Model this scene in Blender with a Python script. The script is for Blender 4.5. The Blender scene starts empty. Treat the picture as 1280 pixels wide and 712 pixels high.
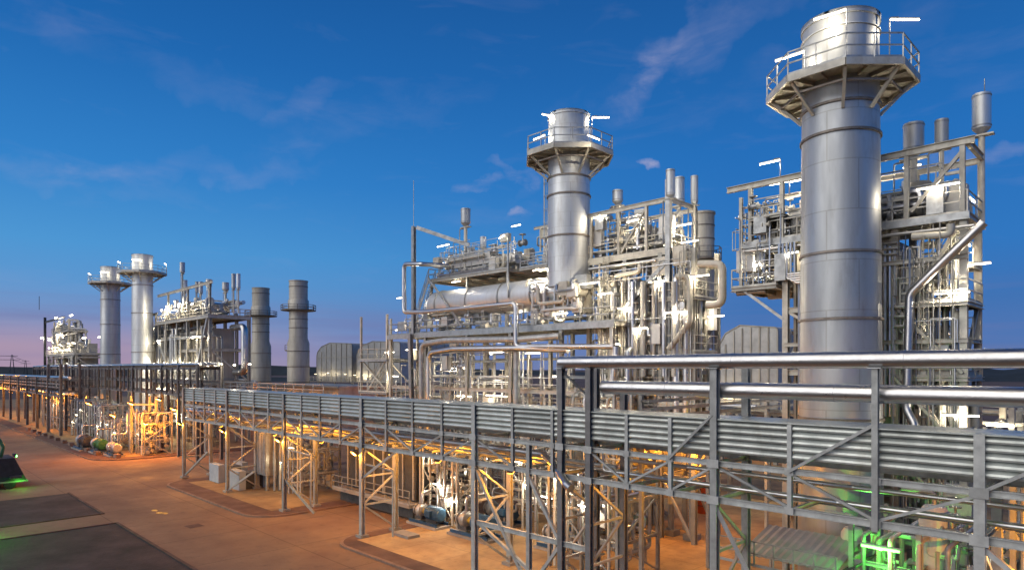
import bpy, bmesh, math, random
from mathutils import Vector, Matrix
R = math.radians
S = bpy.context.scene
COL = S.collection

# ------------------------------------------------------------------ camera
# plant grid: u runs along the pipe rack to the far left, v runs across it to the far right
HC = 12.0; F = 820.0; CX = 640.0; HY = 461.0
ANG = math.atan2(814.0, F)
CA, SA = math.cos(ANG), math.sin(ANG)
def W(u, v, z): return Vector((-u, v, z))
cam_d = bpy.data.cameras.new('camera'); cam = bpy.data.objects.new('camera', cam_d); COL.objects.link(cam)
cam.location = (0, 0, HC); cam.rotation_euler = (R(90), 0, R(90) - ANG)
cam_d.sensor_width = 36; cam_d.lens = 36 * F / 1280; cam_d.shift_y = (HY - 356) / 1280
cam_d.clip_start = 0.5; cam_d.clip_end = 20000
S.camera = cam
# helpers that turn a measured direction into plant metres on a plane
def pu(x, V):
    return V / (SA * F + CA * (x - CX)) * (CA * F - SA * (x - CX))
def pz(x, y, V):
    return HC + V / (SA * F + CA * (x - CX)) * (HY - y)
def at(x, y, V): return (pu(x, V), V, pz(x, y, V))
def gnd(x, y, z=0.0):
    d = F * (HC - z) / (y - HY); l = (x - CX) / F * d
    return (CA * d - SA * l, SA * d + CA * l, z)
def pix_dir(x, y):
    fw = Vector((-CA, SA, 0)); rt = Vector((SA, CA, 0))
    return (fw * F + rt * (x - CX) + Vector((0, 0, HY - y))).normalized()

# ------------------------------------------------------------------ render look
S.view_settings.view_transform = 'Standard'; S.view_settings.look = 'None'
S.view_settings.exposure = 0.0; S.view_settings.gamma = 1.0
S.cycles.use_denoising = True
S.cycles.sample_clamp_indirect = 2.0
S.cycles.max_bounces = 5; S.cycles.diffuse_bounces = 2; S.cycles.glossy_bounces = 3
S.cycles.caustics_reflective = False; S.cycles.caustics_refractive = False
S.cycles.use_light_tree = True

# ------------------------------------------------------------------ dusk sky
wd = bpy.data.worlds.new('World'); S.world = wd; wd.use_nodes = True
nt = wd.node_tree; N = nt.nodes; L = nt.links
for n in list(N): N.remove(n)
def lin(c):
    return tuple((x / 255 / 12.92) if x <= 10 else ((x / 255 + .055) / 1.055) ** 2.4 for x in c) + (1,)
def nmath(op, a, b=None, c=None):
    n = N.new('ShaderNodeMath'); n.operation = op
    for i, q in enumerate((a, b, c)):
        if q is None: continue
        if isinstance(q, (int, float)): n.inputs[i].default_value = q
        else: L.new(q, n.inputs[i])
    return n.outputs[0]
tc = N.new('ShaderNodeTexCoord'); sep = N.new('ShaderNodeSeparateXYZ'); L.new(tc.outputs['Generated'], sep.inputs[0])
def ramp(stops, fac):
    r = N.new('ShaderNodeValToRGB'); e = r.color_ramp.elements
    while len(e) > 1: e.remove(e[-1])
    e[0].position = stops[0][0]; e[0].color = lin(stops[0][1])
    for p, c in stops[1:]:
        q = e.new(p); q.color = lin(c)
    L.new(fac, r.inputs[0]); return r.outputs[0]
zz = nmath('MAXIMUM', sep.outputs[2], 0.0)
left = ramp([(0, (130, 138, 180)), (.03, (126, 144, 190)), (.06, (108, 144, 196)), (.10, (96, 152, 208)), (.16, (78, 152, 212)), (.26, (50, 130, 202)), (.40, (30, 104, 178)), (.52, (22, 88, 158)), (1, (9, 38, 84))], zz)
right = ramp([(0, (92, 114, 160)), (.035, (82, 118, 178)), (.09, (62, 114, 180)), (.16, (46, 118, 192)), (.30, (34, 110, 186)), (.48, (26, 90, 160)), (1, (9, 38, 84))], zz)
az = nmath('MULTIPLY_ADD', sep.outputs[0], -1.7, -.72)
az.node.use_clamp = True
mix = N.new('ShaderNodeMix'); mix.data_type = 'RGBA'
L.new(az, mix.inputs[0]); L.new(right, mix.inputs[6]); L.new(left, mix.inputs[7])
az2 = nmath('MULTIPLY_ADD', sep.outputs[0], -4.2, -3.45); az2.node.use_clamp = True
pk = nmath('MULTIPLY', az2, ramp([(0, (255, 255, 255)), (.03, (245, 245, 245)), (.07, (120, 120, 120)), (.115, (0, 0, 0))], zz))
mxp = N.new('ShaderNodeMix'); mxp.data_type = 'RGBA'; mxp.inputs[7].default_value = lin((188, 152, 166)); L.new(pk, mxp.inputs[0]); L.new(mix.outputs[2], mxp.inputs[6])
sky_col = mxp.outputs[2]
# thin evening clouds
mp = N.new('ShaderNodeMapping'); mp.inputs['Scale'].default_value = (3.2, 3.2, 13); mp.inputs['Rotation'].default_value = (R(9), R(-7), 0)
L.new(tc.outputs['Generated'], mp.inputs[0])
nz = N.new('ShaderNodeTexNoise'); nz.inputs['Scale'].default_value = 2.1; nz.inputs['Detail'].default_value = 9; nz.inputs['Roughness'].default_value = .58; nz.inputs['Distortion'].default_value = .6
L.new(mp.outputs[0], nz.inputs[0])
cl = nmath('MULTIPLY_ADD', nz.outputs[0], 3.2, -1.75); cl.node.use_clamp = True
nzw = N.new('ShaderNodeTexNoise'); nzw.inputs['Scale'].default_value = 14; nzw.inputs['Detail'].default_value = 5; L.new(tc.outputs['Generated'], nzw.inputs[0])
wsub = N.new('ShaderNodeVectorMath'); wsub.operation = 'MULTIPLY_ADD'; wsub.inputs[1].default_value = (.11, .11, .11)
wof = N.new('ShaderNodeVectorMath'); wof.operation = 'SUBTRACT'; L.new(nzw.outputs[1], wof.inputs[0]); wof.inputs[1].default_value = (.5, .5, .5)
L.new(wof.outputs[0], wsub.inputs[0]); L.new(tc.outputs['Generated'], wsub.inputs[2])
def wisp(x, y, ln, wd_, ang):
    d = pix_dir(x, y); right_ = Vector((d.y, -d.x, 0)).normalized(); up_ = right_.cross(d).normalized()
    e1 = right_ * math.cos(R(ang)) + up_ * math.sin(R(ang)); e2 = up_ * math.cos(R(ang)) - right_ * math.sin(R(ang))
    def dot(e, sc):
        vm = N.new('ShaderNodeVectorMath'); vm.operation = 'DOT_PRODUCT'; L.new(wsub.outputs[0], vm.inputs[0]); vm.inputs[1].default_value = e
        q = nmath('MULTIPLY_ADD', vm.outputs['Value'], 1 / sc, -d.dot(e) / sc); return nmath('MULTIPLY', q, q)
    a = nmath('SUBTRACT', nmath('SUBTRACT', 1.0, dot(e1, ln)), dot(e2, wd_)); a.node.use_clamp = True
    return a
tot = nmath('MULTIPLY', cl, 0.10)
nz2 = N.new('ShaderNodeTexNoise'); nz2.inputs['Scale'].default_value = 7; nz2.inputs['Detail'].default_value = 8; nz2.inputs['Roughness'].default_value = .62; nz2.inputs['Distortion'].default_value = .45
mp2 = N.new('ShaderNodeMapping'); mp2.inputs['Scale'].default_value = (1, 1, 2.8); mp2.inputs['Rotation'].default_value = (R(30), R(35), 0)
L.new(tc.outputs['Generated'], mp2.inputs[0]); L.new(mp2.outputs[0], nz2.inputs[0])
n2 = nmath('MULTIPLY_ADD', nz2.outputs[0], 3.0, -1.05); n2.node.use_clamp = True
for x, y, ln, w_, an, g in ((820, 78, .085, .022, 42, .22), (880, 45, .16, .035, 22, .14), (650, 268, .035, .008, 3, .75), (600, 228, .04, .010, 25, .35), (640, 212, .05, .010, -30, .3), (812, 206, .028, .009, -28, .8), (690, 180, .10, .02, 60, .12), (790, 120, .07, .02, 35, .16),
                     (240, 215, .20, .022, 8, .16), (120, 225, .14, .02, -6, .12), (380, 125, .08, .02, 30, .13), (1235, 195, .10, .014, 8, .25), (1000, 90, .2, .03, 12, .08), (160, 60, .2, .03, -14, .08), (450, 150, .2, .03, 20, .07)):
    wv = nmath('MULTIPLY', wisp(x, y, ln, w_, an), n2)
    tot = nmath('MULTIPLY_ADD', wv, g * 1.3, tot)
# mauve bank low over the horizon
nz3 = N.new('ShaderNodeTexNoise'); nz3.inputs['Scale'].default_value = 2.6; nz3.inputs['Detail'].default_value = 7
mp3 = N.new('ShaderNodeMapping'); mp3.inputs['Scale'].default_value = (1, 1, 22); L.new(tc.outputs['Generated'], mp3.inputs[0]); L.new(mp3.outputs[0], nz3.inputs[0])
cb = nmath('MULTIPLY_ADD', nz3.outputs[0], 4.0, -1.8); cb.node.use_clamp = True
bank = nmath('MULTIPLY', ramp([(0, (0, 0, 0)), (.02, (150, 150, 150)), (.055, (200, 200, 200)), (.12, (0, 0, 0))], zz), cb)
mx2 = N.new('ShaderNodeMix'); mx2.data_type = 'RGBA'; mx2.inputs[7].default_value = lin((178, 176, 205)); tot.node.use_clamp = True
L.new(tot, mx2.inputs[0]); L.new(sky_col, mx2.inputs[6])
mx3 = N.new('ShaderNodeMix'); mx3.data_type = 'RGBA'; mx3.inputs[7].default_value = lin((116, 122, 170))
L.new(bank, mx3.inputs[0]); L.new(mx2.outputs[2], mx3.inputs[6])
bg = N.new('ShaderNodeBackground'); bg.inputs[1].default_value = 1.0; L.new(mx3.outputs[2], bg.inputs[0])
# physical twilight glow on top of the dusk gradient
st = N.new('ShaderNodeTexSky'); st.sky_type = 'NISHITA'; st.sun_disc = False; st.sun_elevation = R(0.5); st.sun_rotation = R(150)
bg2 = N.new('ShaderNodeBackground'); bg2.inputs[1].default_value = .004; L.new(st.outputs[0], bg2.inputs[0])
ad = N.new('ShaderNodeAddShader'); L.new(bg.outputs[0], ad.inputs[0]); L.new(bg2.outputs[0], ad.inputs[1])
wo = N.new('ShaderNodeOutputWorld'); L.new(ad.outputs[0], wo.inputs[0])

# ------------------------------------------------------------------ afterglow: one very soft low sun behind the camera
sd = bpy.data.lights.new('sun', 'SUN'); so = bpy.data.objects.new('sun', sd); COL.objects.link(so)
sd.energy = 2.05; sd.angle = R(70); sd.color = (1.0, .92, .78)
SUN_DIR = (W(.25, -1.0, 0) + Vector((0, 0, .62))).normalized()
so.rotation_euler = SUN_DIR.to_track_quat('Z', 'Y').to_euler()

# ------------------------------------------------------------------ materials
def mat(name, col, rough=.5, metal=0.0, var=.25, scale=1.2, bump=0.0, bscale=8, streak=False, col2=None, spec=.5, grime=0, plates=0, joints=0, gcol=(.20, .12, .06)):
    m = bpy.data.materials.new(name); m.use_nodes = True
    n = m.node_tree.nodes; l = m.node_tree.links; b = n['Principled BSDF']
    b.inputs['Metallic'].default_value = metal; b.inputs['Roughness'].default_value = rough
    b.inputs['Specular IOR Level'].default_value = spec
    t = n.new('ShaderNodeTexCoord'); mpn = n.new('ShaderNodeMapping'); l.new(t.outputs['Object'], mpn.inputs[0])
    if streak: mpn.inputs['Scale'].default_value = (1, 1, .18)
    nn = n.new('ShaderNodeTexNoise'); nn.inputs['Scale'].default_value = scale; nn.inputs['Detail'].default_value = 6; nn.inputs['Roughness'].default_value = .62
    l.new(mpn.outputs[0], nn.inputs[0])
    cr = n.new('ShaderNodeValToRGB'); cr.color_ramp.elements[0].position = .34; cr.color_ramp.elements[1].position = .66
    c2 = col2 or tuple(x * (1 - var) for x in col)
    cr.color_ramp.elements[0].color = (*c2, 1); cr.color_ramp.elements[1].color = (*col, 1)
    l.new(nn.outputs[0], cr.inputs[0])
    oi = n.new('ShaderNodeObjectInfo'); hv = n.new('ShaderNodeHueSaturation'); mr2 = n.new('ShaderNodeMapRange')
    mr2.inputs[3].default_value = .78; mr2.inputs[4].default_value = 1.14; l.new(oi.outputs['Random'], mr2.inputs[0]); l.new(mr2.outputs[0], hv.inputs['Value'])
    src = cr.outputs[0]
    if grime:
        gn = n.new('ShaderNodeTexNoise'); gn.inputs['Scale'].default_value = .9; gn.inputs['Detail'].default_value = 8; gn.inputs['Roughness'].default_value = .7
        gm = n.new('ShaderNodeMapping'); gm.inputs['Scale'].default_value = (1.6, 1.6, .35); l.new(t.outputs['Object'], gm.inputs[0]); l.new(gm.outputs[0], gn.inputs[0])
        gr = n.new('ShaderNodeMapRange'); gr.inputs[1].default_value = .54; gr.inputs[2].default_value = .74; gr.inputs[4].default_value = grime; l.new(gn.outputs[0], gr.inputs[0])
        gx = n.new('ShaderNodeMix'); gx.data_type = 'RGBA'; gx.inputs[7].default_value = (*gcol, 1)
        l.new(gr.outputs[0], gx.inputs[0]); l.new(src, gx.inputs[6]); src = gx.outputs[2]
    if plates or joints:
        bk = n.new('ShaderNodeTexBrick'); bk.inputs['Color1'].default_value = (1, 1, 1, 1); bk.inputs['Color2'].default_value = (.94, .945, .95, 1); bk.inputs['Mortar'].default_value = (.80, .78, .75, 1)
        bk.inputs['Mortar Size'].default_value = .006; bk.inputs['Scale'].default_value = 1; bk.inputs['Brick Width'].default_value = 1; bk.inputs['Row Height'].default_value = 1
        if plates:
            sp = n.new('ShaderNodeSeparateXYZ'); l.new(t.outputs['Generated'], sp.inputs[0])
            def mm(op, a, c, d=None):
                q = n.new('ShaderNodeMath'); q.operation = op
                for i_, w_ in enumerate((a, c, d)):
                    if w_ is None: continue
                    if isinstance(w_, (int, float)): q.inputs[i_].default_value = w_
                    else: l.new(w_, q.inputs[i_])
                return q.outputs[0]
            an = mm('ARCTAN2', mm('SUBTRACT', sp.outputs[1], .5), mm('SUBTRACT', sp.outputs[0], .5))
            cb_ = n.new('ShaderNodeCombineXYZ'); l.new(mm('MULTIPLY', an, 4 / 6.28318), cb_.inputs[0]); l.new(mm('MULTIPLY', sp.outputs[2], plates), cb_.inputs[1]); l.new(cb_.outputs[0], bk.inputs['Vector'])
            bk.inputs['Mortar Size'].default_value = .012
        else:
            jm = n.new('ShaderNodeMapping'); jm.inputs['Scale'].default_value = (1 / joints, 1 / joints, 1); l.new(t.outputs['Object'], jm.inputs[0]); l.new(jm.outputs[0], bk.inputs['Vector']); bk.offset = 0
            bk.inputs['Mortar'].default_value = (.62, .6, .58, 1)
        mxx = n.new('ShaderNodeMix'); mxx.data_type = 'RGBA'; mxx.blend_type = 'MULTIPLY'; mxx.inputs[0].default_value = 1
        l.new(src, mxx.inputs[6]); l.new(bk.outputs[0], mxx.inputs[7]); src = mxx.outputs[2]
    l.new(src, hv.inputs['Color']); l.new(hv.outputs[0], b.inputs['Base Color'])
    rr = n.new('ShaderNodeMapRange'); rr.inputs[1].default_value = .3; rr.inputs[2].default_value = .7
    rr.inputs[3].default_value = min(1, rough * 1.25); rr.inputs[4].default_value = rough * .8
    l.new(nn.outputs[0], rr.inputs[0]); l.new(rr.outputs[0], b.inputs['Roughness'])
    if bump:
        bn = n.new('ShaderNodeTexNoise'); bn.inputs['Scale'].default_value = bscale; bn.inputs['Detail'].default_value = 5
        l.new(mpn.outputs[0], bn.inputs[0])
        bp = n.new('ShaderNodeBump'); bp.inputs['Strength'].default_value = bump; bp.inputs['Distance'].default_value = .05
        l.new(bn.outputs[0], bp.inputs['Height']); l.new(bp.outputs[0], b.inputs['Normal'])
    return m
def emis(name, col, s):
    m = bpy.data.materials.new(name); m.use_nodes = True
    b = m.node_tree.nodes['Principled BSDF']; b.inputs['Base Color'].default_value = (.8, .8, .8, 1)
    b.inputs['Emission Color'].default_value = (*col, 1); b.inputs['Emission Strength'].default_value = s
    return m
M = dict(
    galv=mat('galvanised_steel', (.50, .51, .50), .42, .55, .32, 2.5, .1, 20, grime=.3),
    rack=mat('rack_steel', (.55, .555, .52), .48, .3, .35, 1.6, .1, 14, grime=.25),
    clad=mat('corrugated_sheet', (.66, .69, .64), .38, .45, .38, 1.1, .1, 10, col2=(.44, .47, .43), grime=.3),
    alu=mat('aluminium_cladding', (.74, .73, .72), .32, 1, .18, 1.4, .16, 2.6),
    stack=mat('stack_steel', (.68, .70, .70), .5, .7, .22, .7, .14, 2.2, streak=True, grime=.25),
    plate=mat('stack_plate', (.68, .70, .70), .5, .7, .22, .7, .16, 2.0, streak=True, grime=.35, plates=12),
    ring=mat('stiffener_steel', (.30, .26, .22), .55, .6, .3, 3),
    cream=mat('cream_paint', (.72, .675, .56), .5, .1, .25, 1.5, .05, 10, grime=.55),
    beige=mat('module_steel', (.60, .57, .49), .45, .35, .3, 1.5, .08, 10, grime=.4),
    casing=mat('casing_panel', (.50, .47, .40), .5, .35, .25, .8, .1, 5, streak=True, grime=.5),
    deck=mat('deck_grating', (.34, .32, .28), .55, .5, .35, 3, .3, 40),
    tank=mat('weathered_stack_plate', (.58, .54, .45), .55, .2, .3, .6, .1, 3, streak=True, grime=.4, plates=10),
    dark=mat('dark_steel', (.10, .105, .11), .55, .3, .3, 2),
    black=mat('black_rubber', (.02, .02, .022), .6, 0, .3, 2),
    blue=mat('blue_motor_paint', (.05, .13, .24), .35, .1, .3, 3),
    green=mat('green_paint', (.04, .20, .09), .4, 0, .3, 3),
    conc=mat('concrete', (.40, .36, .31), .85, 0, .28, .7, .25, 14),
    plinth=mat('painted_plinth', (.42, .46, .48), .7, 0, .2, 1, .1, 10),
    roof=mat('ribbed_roof', (.52, .52, .50), .42, .3, .25, .9, .1, 6),
    road=mat('dusty_road', (.38, .228, .125), .8, 0, .35, .16, .25, 6, col2=(.28, .155, .095), grime=.5, gcol=(.12, .075, .055), joints=7),
    apron=mat('dusty_apron', (.15, .08, .058), .85, 0, .35, .4, .3, 8),
    kerbm=mat('dusty_kerb', (.27, .17, .12), .85, 0, .3, 1, .3, 8),
    bed=mat('dark_bed', (.060, .040, .033), .92, 0, .5, .35, .8, 5, col2=(.034, .024, .02)),
    post=mat('dark_post_steel', (.24, .23, .22), .5, .3, .3, 2),
    pad=mat('dusty_pad', (.52, .33, .14), .8, 0, .35, .35, .2, 9, grime=.5, gcol=(.12, .07, .04), col2=(.32, .20, .10), joints=4),
    earth=mat('red_earth', (.14, .085, .06), .95, 0, .4, .02, .3, .5),
    hill=mat('dark_scrub', (.035, .038, .03), .95, 0, .5, .02),
    orange=mat('orange_drum_paint', (.55, .10, .03), .4, 0, .2, 2),
    white=mat('white_paint', (.75, .74, .70), .45, 0, .15, 2),
    yellow=mat('yellow_paint', (.65, .42, .05), .5, 0, .3, 6),
)
GLOW = {}
def lampmat(name, col, s, vis):
    m = emis(name, col, vis); GLOW[m.name] = (col, s); return m
def bulb(prt, p, em, area):
    """the light this lamp gives off, sent from just under its glass"""
    if em.name not in GLOW: return
    col, s_ = GLOW[em.name]
    ld = bpy.data.lights.new('lamp_light', 'POINT'); ld.color = col; ld.energy = math.pi * s_ * area; ld.shadow_soft_size = 0
    o = bpy.data.objects.new('lamp_light', ld); COL.objects.link(o); o.location = W(*p); o.parent = prt; o.matrix_parent_inverse = Matrix.Identity(4)
E = dict(
    greenb=emis('unseen_bollard_glass', (.05, 1, .03), 3200),
    tube=lampmat('fluorescent_tube', (1, .86, .64), 165, 14),
    tube_far=lampmat('far_fluorescent_tube', (1, .86, .62), 75, 14),
    dim=lampmat('warm_tube', (1, .80, .48), 45, 4),
    sodium=lampmat('sodium_lamp', (1, .36, .02), 620, 9),
    sodium_far=lampmat('far_sodium_lamp', (1, .32, .025), 640, 14),
    greent=emis('green_tube', (.10, 1, .12), 60),
    greenl=lampmat('green_lamp', (.12, 1, .08), 170, 9),
)

# ------------------------------------------------------------------ mesh helpers
class MB:
    def __init__(s): s.v = []; s.f = []; s.sm = False
    def add(s, vs, fs):
        o = len(s.v); s.v += [tuple(q) for q in vs]; s.f += [tuple(i + o for i in f) for f in fs]; return s
    def box(s, u0, u1, v0, v1, z0, z1):
        vs = [W(a, b, c) for c in (z0, z1) for a, b in ((u0, v0), (u1, v0), (u1, v1), (u0, v1))]
        return s.add(vs, [(0, 1, 2, 3), (4, 5, 6, 7), (0, 1, 5, 4), (1, 2, 6, 5), (2, 3, 7, 6), (3, 0, 4, 7)])
    def prof(s, p, q, pts, up=None):
        p, q = W(*p), W(*q); d = (q - p).normalized()
        up = Vector(up) if up else (Vector((0, 0, 1)) if abs(d.z) < .95 else Vector((0, 1, 0)))
        x = d.cross(up).normalized(); y = x.cross(d).normalized(); n = len(pts)
        vs = [c + x * a + y * b for c in (p, q) for a, b in pts]
        fs = [(i, (i + 1) % n, n + (i + 1) % n, n + i) for i in range(n)] + [tuple(range(n)), tuple(range(2 * n - 1, n - 1, -1))]
        return s.add(vs, fs)
    def bar(s, p, q, w, h=None):
        h = h or w; return s.prof(p, q, [(-w / 2, -h / 2), (w / 2, -h / 2), (w / 2, h / 2), (-w / 2, h / 2)])
    def H(s, p, q, w, h=None, t=None):
        h = h or w; t = t or w * .12; a, b = w / 2, h / 2
        return s.prof(p, q, [(-a, -b), (a, -b), (a, -b + t), (t / 2, -b + t), (t / 2, b - t), (a, b - t), (a, b), (-a, b), (-a, b - t), (-t / 2, b - t), (-t / 2, -b + t), (-a, -b + t)])
    def tube(s, pts, r, bend=None, seg=10, seam=0, cap=True):
        s.sm = True
        P = [W(*p) for p in pts]; bend = r * 2.2 if bend is None else bend
        path = [(P[0], r)]
        def seams(a, b):
            if not seam: return
            d = (b - a).length; k = int(d / seam)
            if k < 1: return
            dn = (b - a).normalized()
            for i in range(k):
                c = a + dn * ((i + .5) * d / k)
                path.extend([(c - dn * .05, r), (c - dn * .045, r * 1.035), (c + dn * .045, r * 1.035), (c + dn * .05, r)])
        cur = P[0]
        for i in range(1, len(P) - 1):
            a, b, c = P[i - 1], P[i], P[i + 1]
            d1 = (a - b).normalized(); d2 = (c - b).normalized()
            ang = d1.angle(d2)
            if ang > 3.1: seams(cur, b); path.append((b, r)); cur = b; continue
            bl = min(bend / math.tan(ang / 2) if ang > .1 else bend, (a - b).length * .48, (c - b).length * .48)
            s1 = b + d1 * bl; s2 = b + d2 * bl
            seams(cur, s1)
            for k in range(6):
                t = k / 5; path.append((s1 * (1 - t) ** 2 + b * 2 * t * (1 - t) + s2 * t * t, r))
            cur = s2
        seams(cur, P[-1]); path.append((P[-1], r))
        n = len(path); vs = []; x = None
        for i in range(n):
            a = path[max(i - 1, 0)][0]; b = path[min(i + 1, n - 1)][0]; d = (b - a).normalized()
            if x is None:
                x = d.cross(Vector((0, 0, 1)) if abs(d.z) < .9 else Vector((1, 0, 0))).normalized()
            else:
                x = (x - d * x.dot(d)).normalized()
            y = d.cross(x)
            for k in range(seg):
                t = 2 * math.pi * k / seg; vs.append(path[i][0] + (x * math.cos(t) + y * math.sin(t)) * path[i][1])
        fs = [(i * seg + k, i * seg + (k + 1) % seg, (i + 1) * seg + (k + 1) % seg, (i + 1) * seg + k) for i in range(n - 1) for k in range(seg)]
        if cap: fs += [tuple(range(seg)), tuple(range((n - 1) * seg, n * seg))]
        return s.add(vs, fs)
    def lathe(s, c, prof, seg=32, axis='z', close=True):
        """prof: (radius, height along axis) from c"""
        s.sm = True; c = W(*c); vs = []
        for r, h in prof:
            for k in range(seg):
                t = 2 * math.pi * (k + .5) / seg; a, b = r * math.cos(t), r * math.sin(t)
                o = {'z': (a, b, h), 'u': (-h, a, b), 'v': (a, h, b)}[axis]
                vs.append(c + Vector(o))
        n = len(prof)
        fs = [(i * seg + k, i * seg + (k + 1) % seg, (i + 1) * seg + (k + 1) % seg, (i + 1) * seg + k) for i in range(n - 1) for k in range(seg)]
        if close:
            if prof[0][0] > 0: fs.append(tuple(range(seg)))
            if prof[-1][0] > 0: fs.append(tuple(range((n - 1) * seg, n * seg)))
        return s.add(vs, fs)
    def ext(s, poly, z0, z1):
        n = len(poly); vs = [W(a, b, z0) for a, b in poly] + [W(a, b, z1) for a, b in poly]
        return s.add(vs, [tuple(range(n)), tuple(range(n, 2 * n))] + [(i, (i + 1) % n, n + (i + 1) % n, n + i) for i in range(n)])
    def build(s, name, m, parent=None, smooth=None):
        me = bpy.data.meshes.new(name); me.from_pydata(s.v, [], s.f); me.materials.append(m)
        b = bmesh.new(); b.from_mesh(me); bmesh.ops.recalc_face_normals(b, faces=b.faces); b.to_mesh(me); b.free()
        if s.sm if smooth is None else smooth:
            me.shade_smooth(); me.set_sharp_from_angle(angle=R(38))
        o = bpy.data.objects.new(name, me); COL.objects.link(o)
        if parent is not None:
            if parent.parent is None or True:
                o.parent = parent; o.matrix_parent_inverse = Matrix.Translation(-root_loc(parent))
        return o
def root_loc(o):
    v = Vector(o.location)
    return v
def tag(o, label=None, cat=None, group=None, kind=None):
    if label: o['label'] = label
    if cat: o['category'] = cat
    if group: o['group'] = group
    if kind: o['kind'] = kind
    return o
def thing(name, label, cat, loc=(0, 0, 0), group=None):
    o = bpy.data.objects.new(name, None); COL.objects.link(o); o.location = W(*loc)
    return tag(o, label, cat, group)
def part(mb, name, m, parent, smooth=None): return mb.build(name, M[m] if isinstance(m, str) else m, parent, smooth)
def structure(mb, name, m):
    return tag(mb.build(name, M[m]), kind='structure')
def single(mb, name, m, label, cat, group=None):
    return tag(mb.build(name, M[m] if isinstance(m, str) else m), label, cat, group)
# children of parts (sub-parts) keep world coordinates: parts sit at the thing's frame
def sub(mb, name, m, prt):
    me = mb.build(name, M[m] if isinstance(m, str) else m)
    me.parent = prt; me.matrix_parent_inverse = Matrix.Identity(4)
    return me

# ------------------------------------------------------------------ kit of steelwork
def railing(root, pts, closed=False, h=1.1, step=1.6, m='galv', r=.028):
    """handrail along a polyline of deck-edge points"""
    P = list(pts) + ([pts[0]] if closed else [])
    b = MB()
    for i in range(len(P) - 1):
        a, c = Vector(P[i]), Vector(P[i + 1])
        for hh in (h, h * .52): b.bar(a + Vector((0, 0, hh)), c + Vector((0, 0, hh)), r * 2)
        b.bar(a + Vector((0, 0, .06)), c + Vector((0, 0, .06)), .012, .13)
        k = max(1, round((c - a).length / step))
        for j in range(k + (1 if i == len(P) - 2 else 0)):
            q = a.lerp(c, j / k); b.bar(q, q + Vector((0, 0, h)), r * 2)
    return part(b, 'railing', m, root)
def deck(root, u0, u1, v0, v1, z, m='deck', edge='beige', th=.06, eb=.28):
    d = part(MB().box(u0 + .05, u1 - .05, v0 + .05, v1 - .05, z - th, z), 'deck', m, root)
    for p, q in (((u0, v0, z - eb / 2), (u1, v0, z - eb / 2)), ((u0, v1, z - eb / 2), (u1, v1, z - eb / 2)),
                 ((u0, v0, z - eb / 2), (u0, v1, z - eb / 2)), ((u1, v0, z - eb / 2), (u1, v1, z - eb / 2))):
        part(MB().H(p, q, .2, eb), 'edge_beam', edge, root)
    k = int((u1 - u0) / 2.2)
    for i in range(1, k + 1):
        u = u0 + (u1 - u0) * i / (k + 1)
        part(MB().H((u, v0 + .1, z - th - .13), (u, v1 - .1, z - th - .13), .14, .2), 'joist', edge, root)
    return d
def stair(root, p, q, w=.8, m='galv', rail=True):
    """straight flight from p to q, running along u or v"""
    p, q = Vector(p), Vector(q); d = q - p; hd = Vector((d.x, d.y, 0)).normalized(); side = Vector((-hd.y, hd.x, 0)) * w / 2
    b = MB()
    for s_ in (-1, 1):
        b.bar(p + side * s_, q + side * s_, .05, .22)
        if rail:
            for hh in (.95, .5): b.bar(p + side * s_ + Vector((0, 0, hh)), q + side * s_ + Vector((0, 0, hh)), .05)
            for k in range(5):
                c = p.lerp(q, k / 4) + side * s_; b.bar(c, c + Vector((0, 0, .95)), .05)
    n = max(2, int(abs(d.z) / .22))
    for k in range(1, n):
        c = p.lerp(q, k / n); b.bar(c - side, c + side, .22, .03)
    return part(b, 'stair', m, root)
def ladder(root, u, v, z0, z1, cage=True, m='galv', du=0, dv=-1):
    b = MB(); a = .25
    ax, ay = (-dv * a, du * a)
    for s_ in (-1, 1): b.bar((u + ax * s_, v + ay * s_, z0), (u + ax * s_, v + ay * s_, z1), .05)
    z = z0 + .3
    while z < z1: b.bar((u - ax, v - ay, z), (u + ax, v + ay, z), .03); z += .32
    if cage:
        z = z0 + 2.2; cs = []
        while z < z1:
            ring = []
            for k in range(7):
                t = math.pi * k / 6; ring.append((u + math.cos(t) * ax * 1.5 + du * math.sin(t) * .7, v + math.cos(t) * ay * 1.5 + dv * math.sin(t) * .7, z))
            for k in range(6): b.bar(ring[k], ring[k + 1], .05, .03)
            cs.append(ring); z += 1.1
        if len(cs) > 1:
            for k in (1, 2, 3, 4, 5): b.bar(cs[0][k], cs[-1][k], .03)
    return part(b, 'caged_ladder', m, root)
def lamp(root, p, d=(1, 0), ln=1.25, pole=0, em='tube', tilt=0, r=.036):
    """batten lamp with its tube centred on p, its length along (du,dv), on a pole of the given height"""
    u, v, z = p; n = math.hypot(*d); du, dv = d[0] / n * ln / 2, d[1] / n * ln / 2
    b = MB().bar((u - du, v - dv, z + .08 - tilt), (u + du, v + dv, z + .08 + tilt), .08, .04)
    if pole:
        b.tube([(u - du, v - dv, z - pole), (u - du, v - dv, z + .12), (u - du * .4, v - dv * .4, z + .14)], .03, .1, 6)
    f = part(b, 'lamp_fitting', 'galv', root)
    t = MB().tube([(u - du * .96, v - dv * .96, z - tilt), (u + du * .96, v + dv * .96, z + tilt)], r, 0, 6)
    sub(t, 'lamp_tube', E[em], f)
    bulb(f, (u, v, z - r - .07), E[em], 2 * math.pi * (.031 if r == .036 else r) * ln)
    return f
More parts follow.
